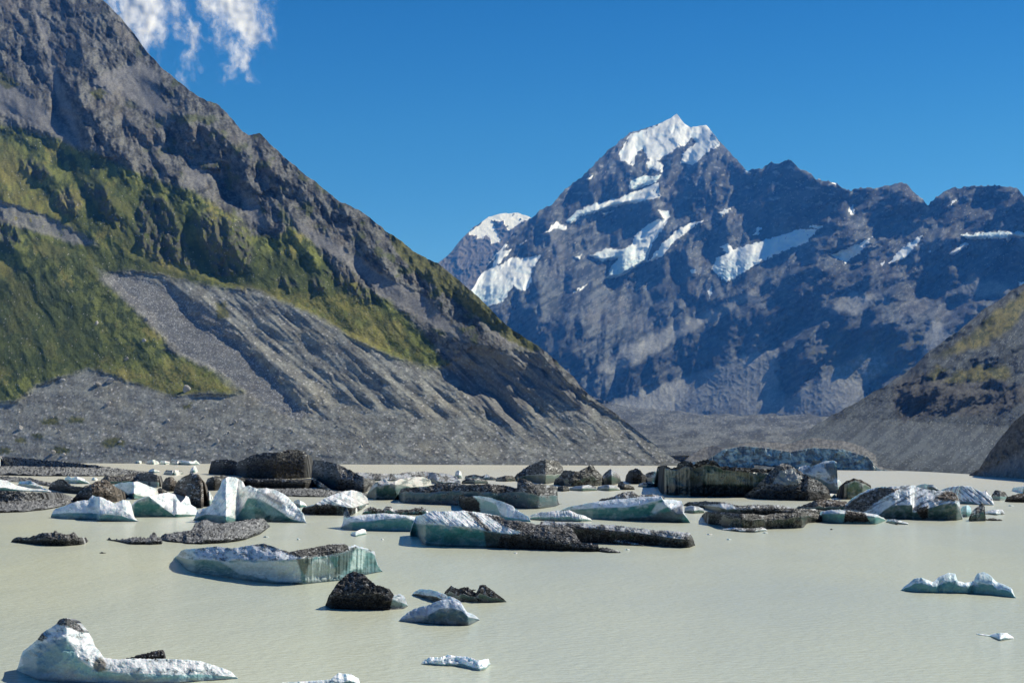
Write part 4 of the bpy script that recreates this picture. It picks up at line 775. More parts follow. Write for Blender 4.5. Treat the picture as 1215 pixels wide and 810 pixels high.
berg('iceberg', 'smooth grey seal-shaped ice lump with white speckled back', I, 'H 490,326 530,291 580,264 640,250 700,226 770,220 812,240 842,284 870,294 907,318', 'H 490,332 600,342 720,353 850,356 907,326', rim='H 490,328 560,312 640,300 700,268 760,262 820,280 850,310 907,322', up=col(.55, .58, .62), face=col(.22, .24, .27), low=col(.12, .14, .15), k=.9, rough=.8, over=.3, ridges=[('H 690,235 660,290 640,340', -2.5, 6, 6)], cpoly=[('H 490,330 560,280 640,262 640,320 560,340', col(.30, .31, .33), .7)], step=.38)
berg('ice_floe', 'low lumpy bright white ice floe alone near the bottom centre', 'ice floe', 'H 608,540 650,516 700,520 742,505 800,512 850,515 900,534 955,524 963,545', 'H 608,553 720,562 800,564 870,580 905,589 940,580 963,552', rim=.75, up=WHITE * 1.08, face=WHITE * .9, low=col(.5, .55, .55), k=1.2, rough=1.8, jag=1.6, step=.38)
berg('iceberg', 'low white berg cut off by the bottom edge right of the corner berg', I, 'H -120,648 0,642 60,638 140,630 180,598 240,604 285,628 296,655', 'H -120,664 0,668 200,672 296,666', rim=.6, up=WHITE, face=GREY, dirt=.12, k=1.5, step=.38)
cb = berg('iceberg', 'large white and grey berg in the bottom left corner with a tall leaning peak', I,
     'I 78,372 100,300 180,236 200,206 270,162 285,140 310,132 340,135 385,168 408,196 430,250 472,296 490,322 560,331 640,326 700,330 780,328 900,333 960,340 1060,370 1120,394 1142,408',
     'I 78,385 140,412 180,432 300,444 600,450 850,446 940,438 1142,424', rim='I 78,378 160,330 260,260 320,225 380,330 440,372 560,395 700,400 850,405 960,400 1142,418', up=WHITE * .80, face=col(.80, .82, .82), low=col(.5, .55, .56), k=1.0, rough=.9, dirt=.18, over=.3,
     dpoly=['I 270,160 290,130 350,132 412,200 395,205 330,175', 'I 180,236 200,200 225,225 200,245'], cpoly=[('I 100,310 200,250 330,225 300,330 180,420 120,400', col(.17, .27, .31), .75), ('I 446,370 455,335 485,318 512,350 510,385 470,392', col(.16, .14, .10), .85), ('I 500,420 640,400 780,430 640,448', col(.28, .26, .22), .4)], ridges=[('I 470,300 500,350 460,400', 3, 5, 12), ('I 960,345 935,390 920,432', 2.5, 6, 10)], step=.36)  # teal patch paints the shadow on the peak's left side
berg('rubble_heap', 'small black heap of stones on the low right arm of the corner berg', 'rock', 'I 605,326 640,318 665,308 700,302 730,292 770,286 805,288 808,300 790,318', 'I 605,330 680,333 760,332 790,331', rim=.6, dirt=1, fdirt=1, dcol=col(.06, .055, .055), k=.8, step=.3)

# ---- centre
berg('iceberg', 'low pale debris-streaked ice flat behind the long dark berg at centre left', I, 'C 105,165 250,172 400,176 470,164 560,160 700,174 780,192 810,225', 'C 105,215 240,222 600,226 650,244 810,246', rim=.8, up=col(.5, .51, .50), face=GREY * .6, dirt=.5, k=10, stripe=(2, .4, 2))
berg('ice_piece', 'small translucent ice nub standing on the pale flat', 'ice', 'C 770,170 790,152 812,160 820,190', 'C 770,205 800,208 820,206', face=GREY)
berg('flat_iceberg', 'small flat dark-edged ice slab right of the translucent nub', I, 'C 815,225 860,205 930,206 990,222', 'C 815,240 900,243 990,240', rim=.4, dirt=.6, up=GREY, face=GREY * .5)
berg('ice_piece', 'small dark lump with white tail before the dark dome', 'ice', 'C 835,190 900,180 950,190 980,178 1010,195 1045,205', 'C 835,210 950,216 1045,218', dirt=.6, face=GREY)
berg('iceberg', 'green-shaded berg with cream curled rim behind the long dark berg', I, 'C 190,315 240,240 290,215 320,212 350,235 420,206 480,200 560,194 610,212 626,240', 'C 190,328 250,346 390,348 450,330 560,310 626,290', rim='C 190,310 260,255 350,245 430,245 480,262 560,258 626,250', face=col(.12, .19, .18), low=col(.04, .09, .095), up=col(.62, .60, .54), dirt=.3, k=1.6, over=1.8)
berg('long_iceberg', 'very long dark grey berg, smooth-sided with rounded left nose, at centre left', I, 'C 388,302 420,270 500,265 590,260 650,240 760,240 880,246 1000,240 1100,250 1180,270 D 40,215 62,182 110,190 170,220 230,225 290,230 330,258 336,290 312,345', 'C 388,335 430,366 600,376 800,382 1000,396 D 0,362 130,372 200,372 300,357 336,340', rim='C 388,310 450,290 600,300 760,285 900,290 1100,300 D 0,270 120,270 200,290 300,290 336,300', dirt=.78, fdirt=.25, dcol=col(.085, .083, .08), up=col(.38, .40, .42), face=col(.24, .27, .29), low=col(.10, .14, .16), k=1.5, over=1.0, ridges=[('D 200,250 215,300 230,365', 3, 5, 12)])
berg('iceberg', 'striped dark dome with greenish underside, behind the long dark berg', I, 'D 38,192 80,152 140,112 210,80 260,75 320,86 345,120 358,152 352,180', 'D 38,204 130,206 240,224 300,212 352,192', rim='D 38,195 130,168 200,165 300,165 352,158', dirt=.8, fdirt=.15, face=col(.20, .22, .15), low=col(.07, .08, .06), dcol=col(.10, .098, .09), k=1.1, stripe=(8, .5, 2), over=1.6)
berg('flat_iceberg', 'low grey slab left of the striped dark dome', I, 'D -60,185 0,172 40,172 60,188', 'D -60,205 0,208 60,206', rim=.5, dirt=.7, fdirt=.4, face=GREY * .5)
berg('iceberg', 'dark rugged double peak right of the striped dome', I, 'D 288,202 320,180 350,142 380,140 430,150 480,125 518,106 545,138 580,172 592,190', 'D 288,226 400,238 550,234 592,228', rim=.55, dirt=.95, fdirt=.55, face=col(.16, .17, .13), dcol=col(.10, .098, .09), k=.9, ridges=[('D 518,108 470,160 450,220', 4, 9, 16)])
berg('iceberg', 'pale grey pyramid beside the dark rugged double peak', I, 'D 570,185 600,152 630,130 662,150 692,182', 'D 570,226 640,230 692,216', rim=.35, dirt=.4, fdirt=.25, up=GREY, face=col(.28, .29, .24), k=.9)
berg('ice_piece', 'low pale striped ice cake below the rugged double peak, left of its twin', 'ice', 'D 380,245 420,235 500,228 548,240', 'D 380,260 460,266 548,262', up=GREY, dirt=.35, face=col(.38, .42, .38))
berg('ice_piece', 'low pale striped ice cake below the pale grey pyramid', 'ice', 'D 548,240 600,226 650,230 688,245', 'D 548,258 620,265 688,260', up=GREY, dirt=.35, face=col(.42, .44, .38))
berg('ice_piece', 'small dark ice block at the right tip of the long dark berg', 'ice', 'D 308,242 340,230 380,240', 'D 308,262 345,268 382,264', dirt=.9, fdirt=.6, face=GREY * .4)
berg('iceberg', 'small black thumb-shaped block standing left of the big green-grey wall berg', I, 'D 718,178 740,145 780,128 800,135 825,155 855,188 850,200', 'D 718,205 760,222 820,224 852,212', rim=.4, dirt=1, fdirt=.9, dcol=col(.05, .05, .048), face=TAN * .5, k=.8)
berg('ice_piece', 'dark rubbly ice lumps below the pale pyramid and the thumb block', 'ice', 'D 672,212 700,205 720,225 745,228 775,245', 'D 672,250 710,258 775,256', dirt=.9, fdirt=.8)
berg('ice_piece', 'pale low ice lump at the foot of the thumb block', 'ice', 'D 795,225 830,212 895,222', 'D 795,240 850,243 897,240', up=GREY, dirt=.4, face=GREY)
berg('ice_piece', 'grey ice block between the thumb block and the wall berg', 'ice', 'D 835,165 860,150 900,145 915,165 930,205', 'D 835,205 880,214 930,232', up=GREY, dirt=.5, face=GREY * .8)
berg('iceberg', 'grey mound peeking over the green wedge berg at centre', I, 'D 558,316 600,308 640,300 700,275 735,266 765,266 800,290 880,284 960,300', 'D 558,324 700,330 960,332', rim=.6, dirt=.55, up=GREY, face=GREY * .7)
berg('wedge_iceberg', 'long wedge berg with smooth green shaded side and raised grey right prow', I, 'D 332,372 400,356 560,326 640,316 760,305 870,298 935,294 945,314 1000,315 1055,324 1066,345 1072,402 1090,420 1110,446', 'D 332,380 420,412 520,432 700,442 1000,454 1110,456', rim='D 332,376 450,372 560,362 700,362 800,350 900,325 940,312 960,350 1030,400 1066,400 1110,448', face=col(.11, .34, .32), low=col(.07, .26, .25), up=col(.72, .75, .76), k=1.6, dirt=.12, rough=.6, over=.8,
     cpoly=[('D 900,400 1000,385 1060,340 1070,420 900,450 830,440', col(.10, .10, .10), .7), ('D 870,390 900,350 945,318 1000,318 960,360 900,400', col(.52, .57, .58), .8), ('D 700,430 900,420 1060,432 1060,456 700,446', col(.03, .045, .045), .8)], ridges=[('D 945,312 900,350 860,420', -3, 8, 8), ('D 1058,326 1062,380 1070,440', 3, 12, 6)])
berg('ice_piece', 'low pale green ice chip right of the prow of the wedge berg', 'ice', 'E 213,362 250,352 300,358 332,372', 'E 213,392 270,400 332,396', up=GREY, face=col(.3, .36, .3), dirt=.3)
berg('iceberg', 'turquoise and white berg with a brown curled left horn behind the main centre berg', I, 'C 788,345 798,314 850,324 885,322 930,320 990,328 1040,345 1100,364 1160,390 D 30,350 80,385 120,410 150,425', 'C 800,380 825,415 950,440 1080,468 D 0,440 150,450', rim='C 788,340 850,330 930,335 1040,370 1070,440 D 0,420 150,440', face=col(.42, .70, .69), low=col(.30, .58, .58), up=WHITE, k=1.0, over=.9, dpoly=['C 780,310 885,318 930,360 940,440 815,440'], dcol=col(.07, .065, .05), flute=.6)
berg('iceberg', 'small white ribbed ice crest with dark vertical streaks, above the gravel slab', I, 'D 138,412 200,394 300,384 380,379 430,400 480,415 520,436', 'D 138,436 300,446 450,450 520,444', rim=.55, up=WHITE, face=col(.50, .62, .62), stripe=(75, .55, 1.3), flute=.8, k=1.2)
berg('iceberg', 'row of dark gravel lumps and pale ice behind the left centre berg', I, 'C 165,420 220,388 262,402 300,412 320,390 352,390 372,412 480,410 545,392 600,412', 'C 165,440 400,446 600,446', rim=.5, dirt=.65, fdirt=.5, dcol=col(.10, .095, .085), jag=1.8)
berg('long_iceberg', 'long flat gravelly slab with black undercut side, right of the main centre berg', I, 'D 185,442 350,450 460,455 540,466 640,468 780,485 900,500 1000,505 1100,515 1130,530 1138,572', 'D 185,560 450,572 600,580 720,586 900,592 1000,604 1100,606 1138,590', rim='D 185,480 380,478 540,486 630,498 800,514 1000,545 1060,552 1138,548', dirt=.45, fdirt=.55, up=col(.42, .43, .42), face=col(.07, .065, .055), low=col(.02, .022, .02), dcol=col(.08, .075, .068), k=3.2, over=1.6, jag=1.4, flute=.4, stripe=(6, .35, 2.5))
berg('iceberg', 'low turquoise-faced white berg with a small dark curved horn at its left end', I, 'C 22,525 38,500 44,455 42,400 52,388 64,400 80,440 90,456 130,450 200,440 300,434 400,440 480,452 520,460 570,488', 'C 22,532 100,546 300,552 570,556', rim='C 22,528 90,490 200,485 330,468 450,462 520,490 570,515', face=col(.22, .47, .48), low=col(.12, .36, .38), up=WHITE, k=1.3, dpoly=['C 20,385 62,385 95,455 60,462 40,440'], dcol=col(.04, .035, .03), dirt=.08, rough=.6, over=.8)
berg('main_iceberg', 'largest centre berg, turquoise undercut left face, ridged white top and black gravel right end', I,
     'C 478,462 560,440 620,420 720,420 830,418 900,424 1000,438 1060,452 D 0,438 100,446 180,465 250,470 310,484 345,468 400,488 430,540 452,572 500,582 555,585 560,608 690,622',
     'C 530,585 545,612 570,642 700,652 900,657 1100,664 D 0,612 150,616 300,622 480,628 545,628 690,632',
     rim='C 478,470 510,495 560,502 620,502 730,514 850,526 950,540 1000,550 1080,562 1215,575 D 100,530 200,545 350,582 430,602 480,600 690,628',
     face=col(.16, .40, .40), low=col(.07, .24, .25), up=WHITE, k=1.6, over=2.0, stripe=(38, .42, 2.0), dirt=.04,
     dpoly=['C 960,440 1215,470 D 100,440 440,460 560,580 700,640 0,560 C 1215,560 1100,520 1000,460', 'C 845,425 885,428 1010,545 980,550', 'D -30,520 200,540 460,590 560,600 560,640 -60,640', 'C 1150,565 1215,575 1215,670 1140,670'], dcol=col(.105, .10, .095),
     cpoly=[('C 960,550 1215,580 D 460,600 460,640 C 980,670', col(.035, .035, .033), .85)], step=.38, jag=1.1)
berg('debris_raft', 'low strip of black stones off the right tip of the main centre berg', 'ice raft', 'D 540,612 580,600 620,604 650,618 690,630', 'D 540,626 620,636 690,636', dirt=.8, fdirt=.8, rim=.6, k=4, jag=2)
berg('debris_raft', 'low dark strip of ice in the shade under the long gravelly slab', 'ice raft', 'D 585,560 640,545 700,552 760,572 830,588', 'D 585,574 700,588 830,596', dirt=.7, fdirt=.6, rim=.5, k=4)
berg('ice_piece', 'tiny bright white ice piece floating below the small dark horn', 'ice', 'C 90,560 130,550 160,535 192,545', 'C 90,572 120,588 192,570', rim=.8, k=3)

# ---- right
berg('wall_iceberg', 'big green-grey wall-like berg with knobbly black crest and black undercut foot', I, 'E 33,126 60,112 100,111 132,125 170,120 176,95 215,82 250,86 270,106 292,85 350,75 392,83 430,116 500,118 600,125 700,134 760,130', 'E 70,240 90,287 250,299 560,302 760,302',
     rim='E 33,132 100,128 170,138 220,112 270,125 340,104 400,112 450,138 600,150 760,160', dirt=.8, fdirt=.12, face=col(.17, .185, .15), low=col(.015, .022, .024), dcol=col(.055, .053, .048), up=col(.3, .31, .3), k=1.0, over=1.6,
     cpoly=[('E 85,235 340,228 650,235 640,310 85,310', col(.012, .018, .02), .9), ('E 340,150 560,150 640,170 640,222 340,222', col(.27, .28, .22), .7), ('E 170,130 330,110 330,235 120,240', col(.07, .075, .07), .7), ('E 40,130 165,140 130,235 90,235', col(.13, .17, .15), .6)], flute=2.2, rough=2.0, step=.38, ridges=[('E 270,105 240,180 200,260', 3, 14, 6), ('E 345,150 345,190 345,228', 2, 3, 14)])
berg('iceberg', 'pale smooth ice horns right of the big wall berg, above the gravel cone', I, 'E 893,128 935,108 985,116 1040,90 1100,80 1150,94 1158,140 1150,180 1125,200 1135,262', 'E 900,262 1000,268 1080,275 1135,282', rim='E 893,150 940,160 1000,180 1050,200 1080,220 1110,225 1135,245', up=col(.50, .54, .55), face=col(.22, .26, .26), dirt=.3, fdirt=.3, k=1.2, over=.2, rough=1.3, ridges=[('E 1045,92 1055,130 1100,190', 3, 4, 14)], cpoly=[('E 1045,95 1150,92 1155,185 1115,185 1070,150', col(.09, .11, .10), .85)])
berg('gravel_cone', 'pointed cone of black gravel on ice against the wall berg', I, 'E 565,296 640,242 700,180 735,140 765,118 800,96 850,110 900,140 960,178 1040,214 1080,255 1095,290', 'E 565,304 640,310 740,318 960,325 1060,318 1095,306', rim='E 565,300 700,240 900,230 1095,295', dirt=1, fdirt=1, dcol=col(.10, .10, .098), k=1.0, over=-1.4, rough=1.5, ridges=[('E 800,98 730,170 640,250 600,290', 5, 8, 20)], ipoly=['E 790,140 860,130 930,180 900,225 820,230 740,215'], up=col(.25, .26, .25), face=col(.2, .21, .2), step=.38)
berg('ice_piece', 'white angular ice chunk between the gravel cone and brown-green block', 'ice', 'E 1078,235 1110,205 1140,198 1162,215 1162,245', 'E 1078,262 1120,280 1162,272', up=WHITE * .8, face=GREY)
berg('iceberg', 'brown-green rounded block with dark cap right of the pale horns', I, 'F 90,278 110,236 150,206 195,186 240,200 290,225 302,245 300,262', 'F 90,302 150,316 250,313 302,302', rim='F 90,282 130,225 195,200 260,222 302,248', dirt=.85, fdirt=.15, dcol=col(.06, .05, .042), face=col(.15, .17, .11), low=col(.06, .07, .055), k=.9, over=.8)
berg('ice_piece', 'small clean white ice chip in front of the gravel cone', 'ice', 'E 1048,290 1070,280 1110,282 1127,290', 'E 1048,302 1090,308 1127,304', up=WHITE * .9, face=WHITE * .7)
berg('iceberg', 'brown rough mound left of the large striped berg', I, 'E 885,362 950,340 1010,316 1060,312 1120,320 1180,325 1215,335 F 160,350 175,368', 'E 885,370 1000,382 1215,384 F 175,382', rim=.6, dirt=.75, dcol=BROWN * 1.1, up=GREY, face=GREY * .5, k=2)
berg('iceberg', 'low pale-centred berg with dark gravel ends between wedge berg and striped berg', I, 'E 208,332 330,325 460,330 520,350 560,352 640,345 800,350 870,368 1000,374 1060,382', 'E 208,352 330,370 430,398 600,406 880,412 1060,402', rim=.5, dirt=.6, fdirt=.6, up=col(.55, .57, .57), face=col(.14, .14, .12), dpoly=['E 210,328 340,325 470,332 400,348 210,350', 'E 620,362 860,365 860,400 620,400'], ipoly=['E 330,350 430,338 500,345 530,370 530,395 350,395'], k=3)
berg('iceberg', 'dark berg with thin undercut brim and two facets, right of centre', I, 'E 316,392 360,388 400,392 430,390 500,396 560,402 620,398 680,412 760,398 860,396 960,388 1000,394 1040,415 1066,440', 'E 330,420 352,462 420,470 480,490 560,502 690,494 800,490 930,487 945,458 1066,448', rim='E 316,398 430,402 560,430 690,432 700,440 860,425 960,412 1066,444', dirt=.7, fdirt=.45, up=col(.3, .29, .26), face=col(.12, .105, .08), low=col(.02, .02, .018), dcol=col(.09, .085, .075), k=2.0, over=2.4, ridges=[('E 425,395 420,430 415,470', 4, 3, 30), ('E 690,430 690,460 695,492', 5, 30, 3)])
berg('debris_raft', 'sparkling strip of ice rubble floating before the dark brimmed berg', 'ice raft', 'E 435,490 500,484 600,488 680,482 710,494', 'E 435,498 560,512 640,514 710,502', rim=.6, dirt=.5, fdirt=.5, up=WHITE * .8, face=GREY, jag=2, k=4)
berg('iceberg', 'low pale turquoise slab with dark stripe in front of the large striped berg', I, 'E 1020,400 F 0,386 80,375 150,380 250,393 330,405 385,432', 'E 1020,440 F 0,452 100,461 330,464 385,442', rim='E 1020,420 F 0,400 80,398 150,400 250,410 330,418 385,438', face=col(.36, .55, .50), low=col(.2, .4, .38), up=col(.68, .7, .68), dpoly=['F 145,380 260,395 290,450 130,455'], dcol=BROWN, k=2)
berg('striped_iceberg', 'largest right-hand berg, dome striped brown and white with dark green undercut', I, 'F 125,368 160,330 210,290 280,256 340,240 440,238 500,230 560,232 600,250 700,264 780,264 815,290 832,330 845,400', 'F 125,384 250,412 350,424 420,432 620,439 810,442 845,434',
     rim='F 125,378 250,408 340,412 380,375 420,348 545,346 510,378 560,392 620,372 720,342 810,336 845,410', face=col(.16, .20, .18), low=col(.05, .10, .09), up=col(.66, .69, .69), stripe=(-28, .75, 3.2), dirt=.22, dcol=BROWN, k=1.7, over=1.6, dpoly=['F 130,372 230,285 350,242 460,250 330,330 250,390', 'F 690,305 740,268 800,264 830,325 700,318', 'F 560,375 640,350 640,430 600,432'], step=.38)
berg('iceberg', 'smooth dark-grey dome peeking behind the large striped berg', I, 'F 556,240 590,225 620,221 670,228 715,262', 'F 556,252 640,268 715,270', rim=.4, up=col(.42, .46, .47), face=col(.16, .18, .18), k=1, dirt=.15)
berg('ribbed_iceberg', 'white berg with bold black parallel ribs at the right end', I, 'F 706,264 760,241 840,232 900,238 950,264 975,268 990,258 1020,300 1038,342', 'F 706,290 830,342 960,348 1038,350', rim=.9, up=WHITE, face=col(.4, .5, .5), stripe=(42, .95, 2.0), k=1.0, rough=.5)
berg('ice_piece', 'small turquoise ice tooth between striped berg and dark pointed fin', 'ice', 'F 832,380 850,355 880,348 902,372', 'F 832,412 870,422 902,418', up=col(.5, .68, .68), face=col(.3, .5, .5))
berg('iceberg', 'small dark pointed fin with green base right of the large striped berg', I, 'F 888,420 910,382 945,352 965,335 978,345 985,400', 'F 888,440 930,446 985,444', rim=.45, dirt=.65, fdirt=.35, face=col(.18, .24, .2), k=.7)
berg('debris_raft', 'scatter of white and black brash ice right of the dark pointed fin', 'ice raft', 'F 980,388 1030,376 1085,376 1098,392', 'F 980,402 1050,410 1098,404', rim=.7, dirt=.3, fdirt=.3, up=WHITE * .85, face=GREY, k=5, jag=1.6)
berg('debris_raft', 'thin line of dark brash ice on the water below the pointed fin', 'ice raft', 'F 980,432 1030,426 1082,436', 'F 980,440 1030,443 1084,443', dirt=.8, fdirt=.8, k=5, jag=1.5)
berg('debris_raft', 'thin pale brash ice at the tip of the low turquoise slab', 'ice raft', 'F 388,438 440,434 520,455', 'F 388,452 440,464 522,466', dirt=.35, fdirt=.3, up=WHITE * .8, face=GREY, k=5, jag=1.5)
berg('iceberg', 'small white-footed dark berg left of the brown one at the right edge', I, 'F 1022,290 1045,258 1070,262 1100,270 1122,300', 'F 1022,318 1070,322 1122,318', rim='F 1022,295 1122,300', dirt=.7, fdirt=.0, up=GREY, face=WHITE * .85, low=WHITE * .6)
berg('iceberg', 'pale green-white curved block at the right picture edge', I, 'F 1145,245 1180,240 1215,236 1280,232 1330,270', 'F 1145,262 1215,278 1330,285', rim=.5, face=col(.35, .5, .47))
berg('iceberg', 'dark brown flat berg cut by the right picture edge', I, 'F 1100,318 1120,296 1170,282 1215,276 1290,270 1340,300', 'F 1100,328 1150,332 1215,333 1340,334', rim=.5, dirt=.9, fdirt=.85, dcol=BROWN * .8)
berg('lobed_iceberg', 'row of small rounded pale turquoise humps alone on open water at right', I, 'J 290,315 340,280 380,250 420,240 470,260 500,272 540,238 600,210 640,218 655,262 700,275 770,262 790,214 820,205 860,224 905,270 950,285 1000,310 1028,362', 'J 290,324 400,337 540,342 740,345 900,358 1028,374', rim=.42, up=col(.72, .80, .79), face=col(.40, .56, .55), low=col(.22, .44, .42), k=1.2, rough=.45, over=.2,
     ridges=[('J 420,242 470,275 540,335', 2.5, 14, 6), ('J 560,262 540,290 535,338', -4, 4, 5), ('J 640,258 700,285 742,338', 2.4, 16, 6), ('J 770,268 750,300 742,340', -4, 4, 5)], cpoly=[('J 600,214 640,222 646,258 560,262 500,275', col(.40, .52, .5), .6), ('J 790,220 850,225 900,268 790,285', col(.42, .54, .52), .6)], step=.36, jag=.5)
berg('ice_floe', 'flat little white ice floe on open water near the right bottom', 'ice floe', 'J 778,598 850,612 900,598 970,596 1014,624', 'J 778,608 860,618 925,648 1014,633', rim=.7, up=WHITE * 1.05, face=WHITE * .85, k=3, rough=1.2, step=.36)

rb_ = np.random.RandomState(77)
for i, (x, y) in enumerate([(118, 656), (72, 612), (222, 640), (262, 642), (312, 637), (352, 640), (452, 640), (610, 656), (700, 646), (742, 652), (862, 640), (838, 634), (905, 632), (1062, 622), (1150, 618), (1196, 600), (985, 628), (560, 700), (474, 716), (640, 600), (545, 736), (830, 598)]):
    w_ = 3 + 5 * rb_.rand(); h_ = .8 + 1.4 * rb_.rand(); wh = rb_.rand() < .55
    CR['Z'] = (x, y, 1.0)
    berg('brash_ice', 'tiny scrap of ice floating loose between the larger icebergs', 'ice', 'Z 0,-.5 %.1f,%.1f %.1f,%.1f %.1f,-.4' % (w_ * .3, -h_, w_ * .6, -h_ * .7, w_), 'Z 0,0 %.1f,.3 %.1f,0' % (w_ * .5, w_), dirt=0 if wh else .9, fdirt=0 if wh else .9, up=WHITE, face=WHITE * .8, k=1.5, group='tiny loose scraps of brash ice', step=.3)
# ================================================================ BOULDERS on the left shore
def boulder_mesh(seed):
    import bmesh
    bm = bmesh.new(); bmesh.ops.create_icosphere(bm, subdivisions=2, radius=1); r = np.random.RandomState(seed)
    pl = [(lambda n: n / np.linalg.norm(n))(r.randn(3)) for _ in range(9)]; of = [.55 + .3 * r.rand() for _ in pl]
    for v in bm.verts:
        p = np.array(v.co)
        for n, o in zip(pl, of):
            d = p @ n
            if d > o: p = p - n * (d - o) * .9
        p *= (1.25, .9, .75); v.co = p
    me = bpy.data.meshes.new('boulder'); bm.to_mesh(me); bm.free()
    at = me.color_attributes.new('tint', 'FLOAT_COLOR', 'POINT'); g = .2 + .2 * r.rand()
    at.data.foreach_set('color', np.tile([g, g * .97, g * .92, 1], len(me.vertices)).astype(np.float32)); me.materials.append(M_gravel); return me
bms = [boulder_mesh(i) for i in range(7)]
Lslope = slopeD(lD0, 1.42)
def boulder(x, v, w, i, label, group=None):
    D = float(Lslope(np.array([x]), np.array([v]))[0]); D *= (1 - 1.5 / F)
    dg = bpy.context.evaluated_depsgraph_get() 
    o = bpy.data.objects.new('boulder', bms[i % 7]); C.objects.link(o)
    o.location = P(np.array(x * 1.), np.array(v * 1.), np.array(LR(x, v))); s = w * LR(x, v) / F * .5; o.scale = (s, s, s); o.rotation_euler = (.3 * i, .2 * i, i * 1.3)
    o['label'] = label; o['category'] = 'boulder'
    if group: o['group'] = group
def LR(x, v):
    X = np.array([[x]]); V_ = np.array([[v]]); _cache.clear(); r = L_relief(X, V_)[0, 0]; _cache.clear()
    D = float(Lslope(X, V_)[0, 0]); return D - (r + .3) * D / F
for i, (x, v, w, lab) in enumerate([(75, 451, 7, 'boulder on the ridge top at the left end of the rocky knoll'), (117, 456, 10, 'dark boulder on the knoll edge above the grey slope'), (131, 452, 10, 'boulder half in grass right of the dark knoll boulder'),
                                    (128, 480, 9, 'dark boulder alone on the grey slope below the knoll'), (199, 499, 7, 'reddish boulder on the middle of the grey debris slope'), (222, 463, 12, 'wide dark boulder at the lower edge of the grass tongue'),
                                    (279, 501, 6, 'pale boulder on the grey slope right of the others, highest'), (258, 524, 6, 'pale boulder low on the grey slope above the small ice pieces'), (174, 380, 7, 'pale slab boulder near the crest of the green hill'),
                                    (115, 384, 6, 'pale boulder in the grass at the centre of the green hill'), (150, 426, 6, 'pale boulder in the hollow where green hill meets the grass tongue'), (171, 404, 6, 'dark boulder on the right flank of the green hill'),
                                    (25, 508, 8, 'long leaning boulder low on the grey slope at far left'), (64, 537, 8, 'bright boulder by the shore below the grass patches'), (75, 540, 7, 'bright boulder by the shore just right of the other bright one'), (191, 525, 6, 'boulder on the lower grey slope above the thin dark slab')]):
    boulder(x, v, w, i, lab)
rs = np.random.RandomState(21)
pts = []
while len(pts) < 60:
    x, v = rs.rand() * 470, 485 + rs.rand() * 58
    pts.append((x, v))
for i, (x, v) in enumerate(pts): boulder(x, v, 2 + 2.5 * rs.rand() ** 2, i, 'small grey boulder on the grey debris slope above the left shore', 'small boulders on the left debris slope')

# ================================================================ CLOUDS
def cloud_mat(name, sc, th, seed):
    m = bpy.data.materials.new(name); m.use_nodes = True; nt = m.node_tree; nt.nodes.clear(); L = nt.links.new
    out = N(nt, 'ShaderNodeOutputMaterial'); tr = N(nt, 'ShaderNodeBsdfTransparent'); df = N(nt, 'ShaderNodeBsdfDiffuse'); tl = N(nt, 'ShaderNodeBsdfTranslucent')
    df.inputs[0].default_value = (1, 1, 1, 1); tl.inputs[0].default_value = (1, 1, 1, 1)
    ad = N(nt, 'ShaderNodeMixShader'); ad.inputs[0].default_value = .2; L(df.outputs[0], ad.inputs[1]); L(tl.outputs[0], ad.inputs[2])
    at = N(nt, 'ShaderNodeAttribute', attribute_name='tint'); mx = N(nt, 'ShaderNodeMixShader'); L(at.outputs['Fac'], mx.inputs[0]); L(tr.outputs[0], mx.inputs[1]); L(ad.outputs[0], mx.inputs[2]); L(mx.outputs[0], out.inputs[0])
    return m
M_cloud = cloud_mat('cloud_vapour', 1, 1, 1)
def cloud(name, label, x0, x1, v0, v1, D, polys, seed):
    xs = np.arange(x0, x1, 1.0); vs = np.arange(v0, v1, 1.0); X, Vv = np.meshgrid(xs, vs)
    w = fbm(X / 40, Vv / 40, 4, seed); w2 = fbm(X / 40, Vv / 40, 4, seed + 9)
    d = np.full(X.shape, -99.)
    for p, s in polys: d = np.maximum(d, pd(X + 26 * w, Vv + 30 * w2, p) + s)
    n = fbm((X + 10 * w) / 16, (Vv + 14 * w2) / 24, 6, seed + 3, .62)
    a = sm(-20, 24, d + 30 * n) ** 1.15
    Dd = D + 60 * fbm(X / 40, Vv / 40, 3, seed + 5) + (v1 - Vv) * 7
    V = P(X, Vv, Dd).reshape(-1, 3); a = np.clip(a.reshape(-1), 0, 1); Q = quads(*X.shape).reshape(-1, 4)
    Q = Q[a[Q].max(1) > .004]
    o = mesh_obj(name, V, Q, np.repeat(a[:, None], 3, 1), M_cloud); o['label'] = label; o['category'] = 'cloud'
    return o
cloud('cloud', 'ragged white cloud rising from behind the left mountain ridge', 95, 262, -60, 110, 5200, [([(100, -70), (210, -70), (205, 0), (190, 20), (205, 35), (185, 50), (160, 45), (130, 0)], 2), ([(200, 20), (235, 20), (238, 55), (225, 60), (205, 45)], -8), ([(220, 60), (230, 60), (232, 90), (226, 92)], -9)], 300)
cloud('cloud', 'thin wispy white cloud hanging right of the ragged one', 225, 350, -60, 110, 5600, [([(240, -70), (330, -70), (300, 0), (318, 20), (310, 45), (290, 60), (282, 85), (275, 85), (285, 50), (262, 30), (245, 0)], -1)], 330)

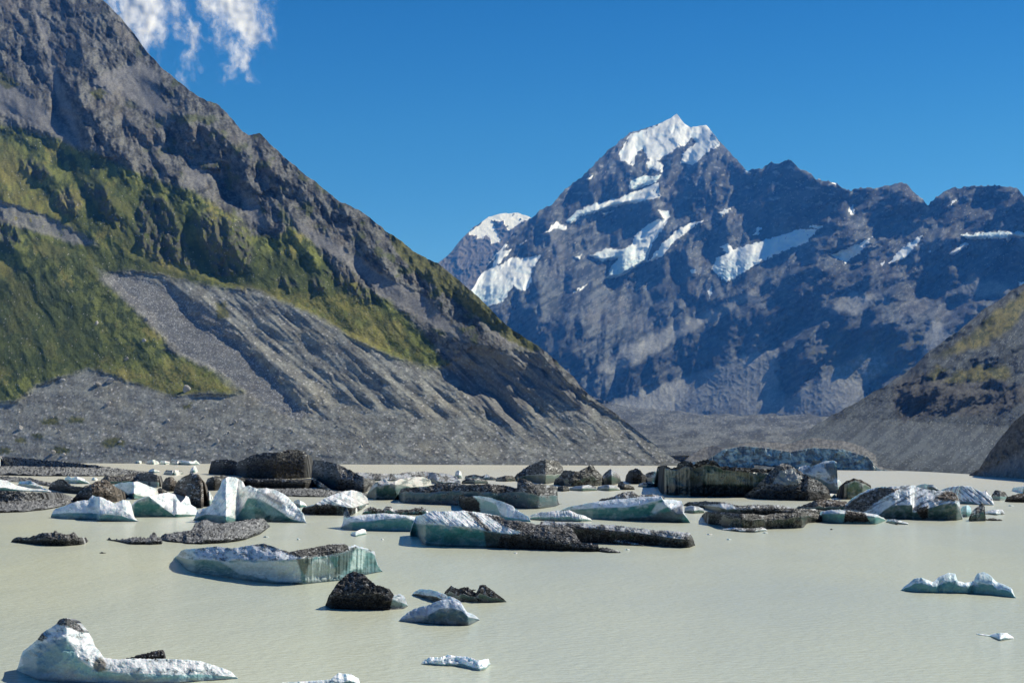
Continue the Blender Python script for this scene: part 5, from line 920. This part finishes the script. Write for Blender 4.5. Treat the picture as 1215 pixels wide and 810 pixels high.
# ================================================================ HAZE, SKY, SUN, CAMERA
def haze():
    m = bpy.data.materials.new('valley_haze'); m.use_nodes = True; nt = m.node_tree; nt.nodes.clear()
    out = N(nt, 'ShaderNodeOutputMaterial'); vs = N(nt, 'ShaderNodeVolumeScatter'); vs.inputs['Color'].default_value = (.06, .30, 1.0, 1); vs.inputs['Density'].default_value = 5.0e-5; vs.inputs['Anisotropy'].default_value = 0
    nt.links.new(vs.outputs[0], out.inputs['Volume'])
    me = bpy.data.meshes.new('haze'); a, b, y0, y1, z0, z1 = -9000, 9000, 500, 13500, -5, 3200
    v = [(a, y0, z0), (b, y0, z0), (b, y1, z0), (a, y1, z0), (a, y0, z1), (b, y0, z1), (b, y1, z1), (a, y1, z1)]
    me.from_pydata(v, [], [(0, 3, 2, 1), (4, 5, 6, 7), (0, 1, 5, 4), (1, 2, 6, 5), (2, 3, 7, 6), (3, 0, 4, 7)]); me.materials.append(m)
    o = bpy.data.objects.new('haze', me); C.objects.link(o); o['kind'] = 'structure'
haze()
AZ, EL = math.radians(72), math.radians(49)       # sun: right of the view direction, high
sd = (math.sin(AZ) * math.cos(EL), math.cos(AZ) * math.cos(EL), math.sin(EL))
w = bpy.data.worlds.new('World'); bpy.context.scene.world = w; w.use_nodes = True; nt = w.node_tree
sky = N(nt, 'ShaderNodeTexSky', sky_type='NISHITA'); sky.sun_disc = False; sky.sun_elevation = EL; sky.sun_rotation = AZ
sky.altitude = 1500; sky.air_density = 1.0; sky.dust_density = 0.1; sky.ozone_density = 3.0
hs = N(nt, 'ShaderNodeHueSaturation'); hs.inputs['Saturation'].default_value = 1.4; hs.inputs['Value'].default_value = 1.0; nt.links.new(sky.outputs[0], hs.inputs['Color'])
tn = N(nt, 'ShaderNodeVectorMath', operation='MULTIPLY'); tn.inputs[1].default_value = (.70, .875, 1.12); nt.links.new(hs.outputs[0], tn.inputs[0])
tc = N(nt, 'ShaderNodeTexCoord'); sx = N(nt, 'ShaderNodeSeparateXYZ'); nt.links.new(tc.outputs['Generated'], sx.inputs[0])
mz = N(nt, 'ShaderNodeMapRange'); mz.inputs[1].default_value = .08; mz.inputs[2].default_value = .36; mz.inputs[3].default_value = 1.1; mz.inputs[4].default_value = .72; nt.links.new(sx.outputs[2], mz.inputs[0])
tz = N(nt, 'ShaderNodeVectorMath', operation='SCALE'); nt.links.new(tn.outputs[0], tz.inputs[0]); nt.links.new(mz.outputs[0], tz.inputs['Scale'])
nt.links.new(tz.outputs[0], nt.nodes['Background'].inputs['Color']); nt.nodes['Background'].inputs['Strength'].default_value = .12
ld = bpy.data.lights.new('sun', 'SUN'); ld.energy = 5.7; ld.angle = math.radians(.5); ld.color = (1, .975, .92)
lo = bpy.data.objects.new('sun', ld); C.objects.link(lo)
from mathutils import Vector
lo.rotation_euler = Vector(sd).to_track_quat('Z', 'Y').to_euler(); lo.location = (800, 500, 1500)
cd = bpy.data.cameras.new('camera'); cd.sensor_width = 36; cd.lens = F / 1215 * 36; cd.shift_y = (HY - 405) / 1215; cd.clip_start = .5; cd.clip_end = 90000
co = bpy.data.objects.new('camera', cd); C.objects.link(co); co.location = (0, 0, H); co.rotation_euler = (math.pi / 2, 0, 0)
S = bpy.context.scene; S.camera = co
S.view_settings.view_transform = 'Standard'; S.view_settings.look = 'None'; S.view_settings.exposure = 0
S.render.engine = 'CYCLES'; S.cycles.use_denoising = True; S.cycles.volume_bounces = 0; S.cycles.max_bounces = 6; S.cycles.transparent_max_bounces = 8
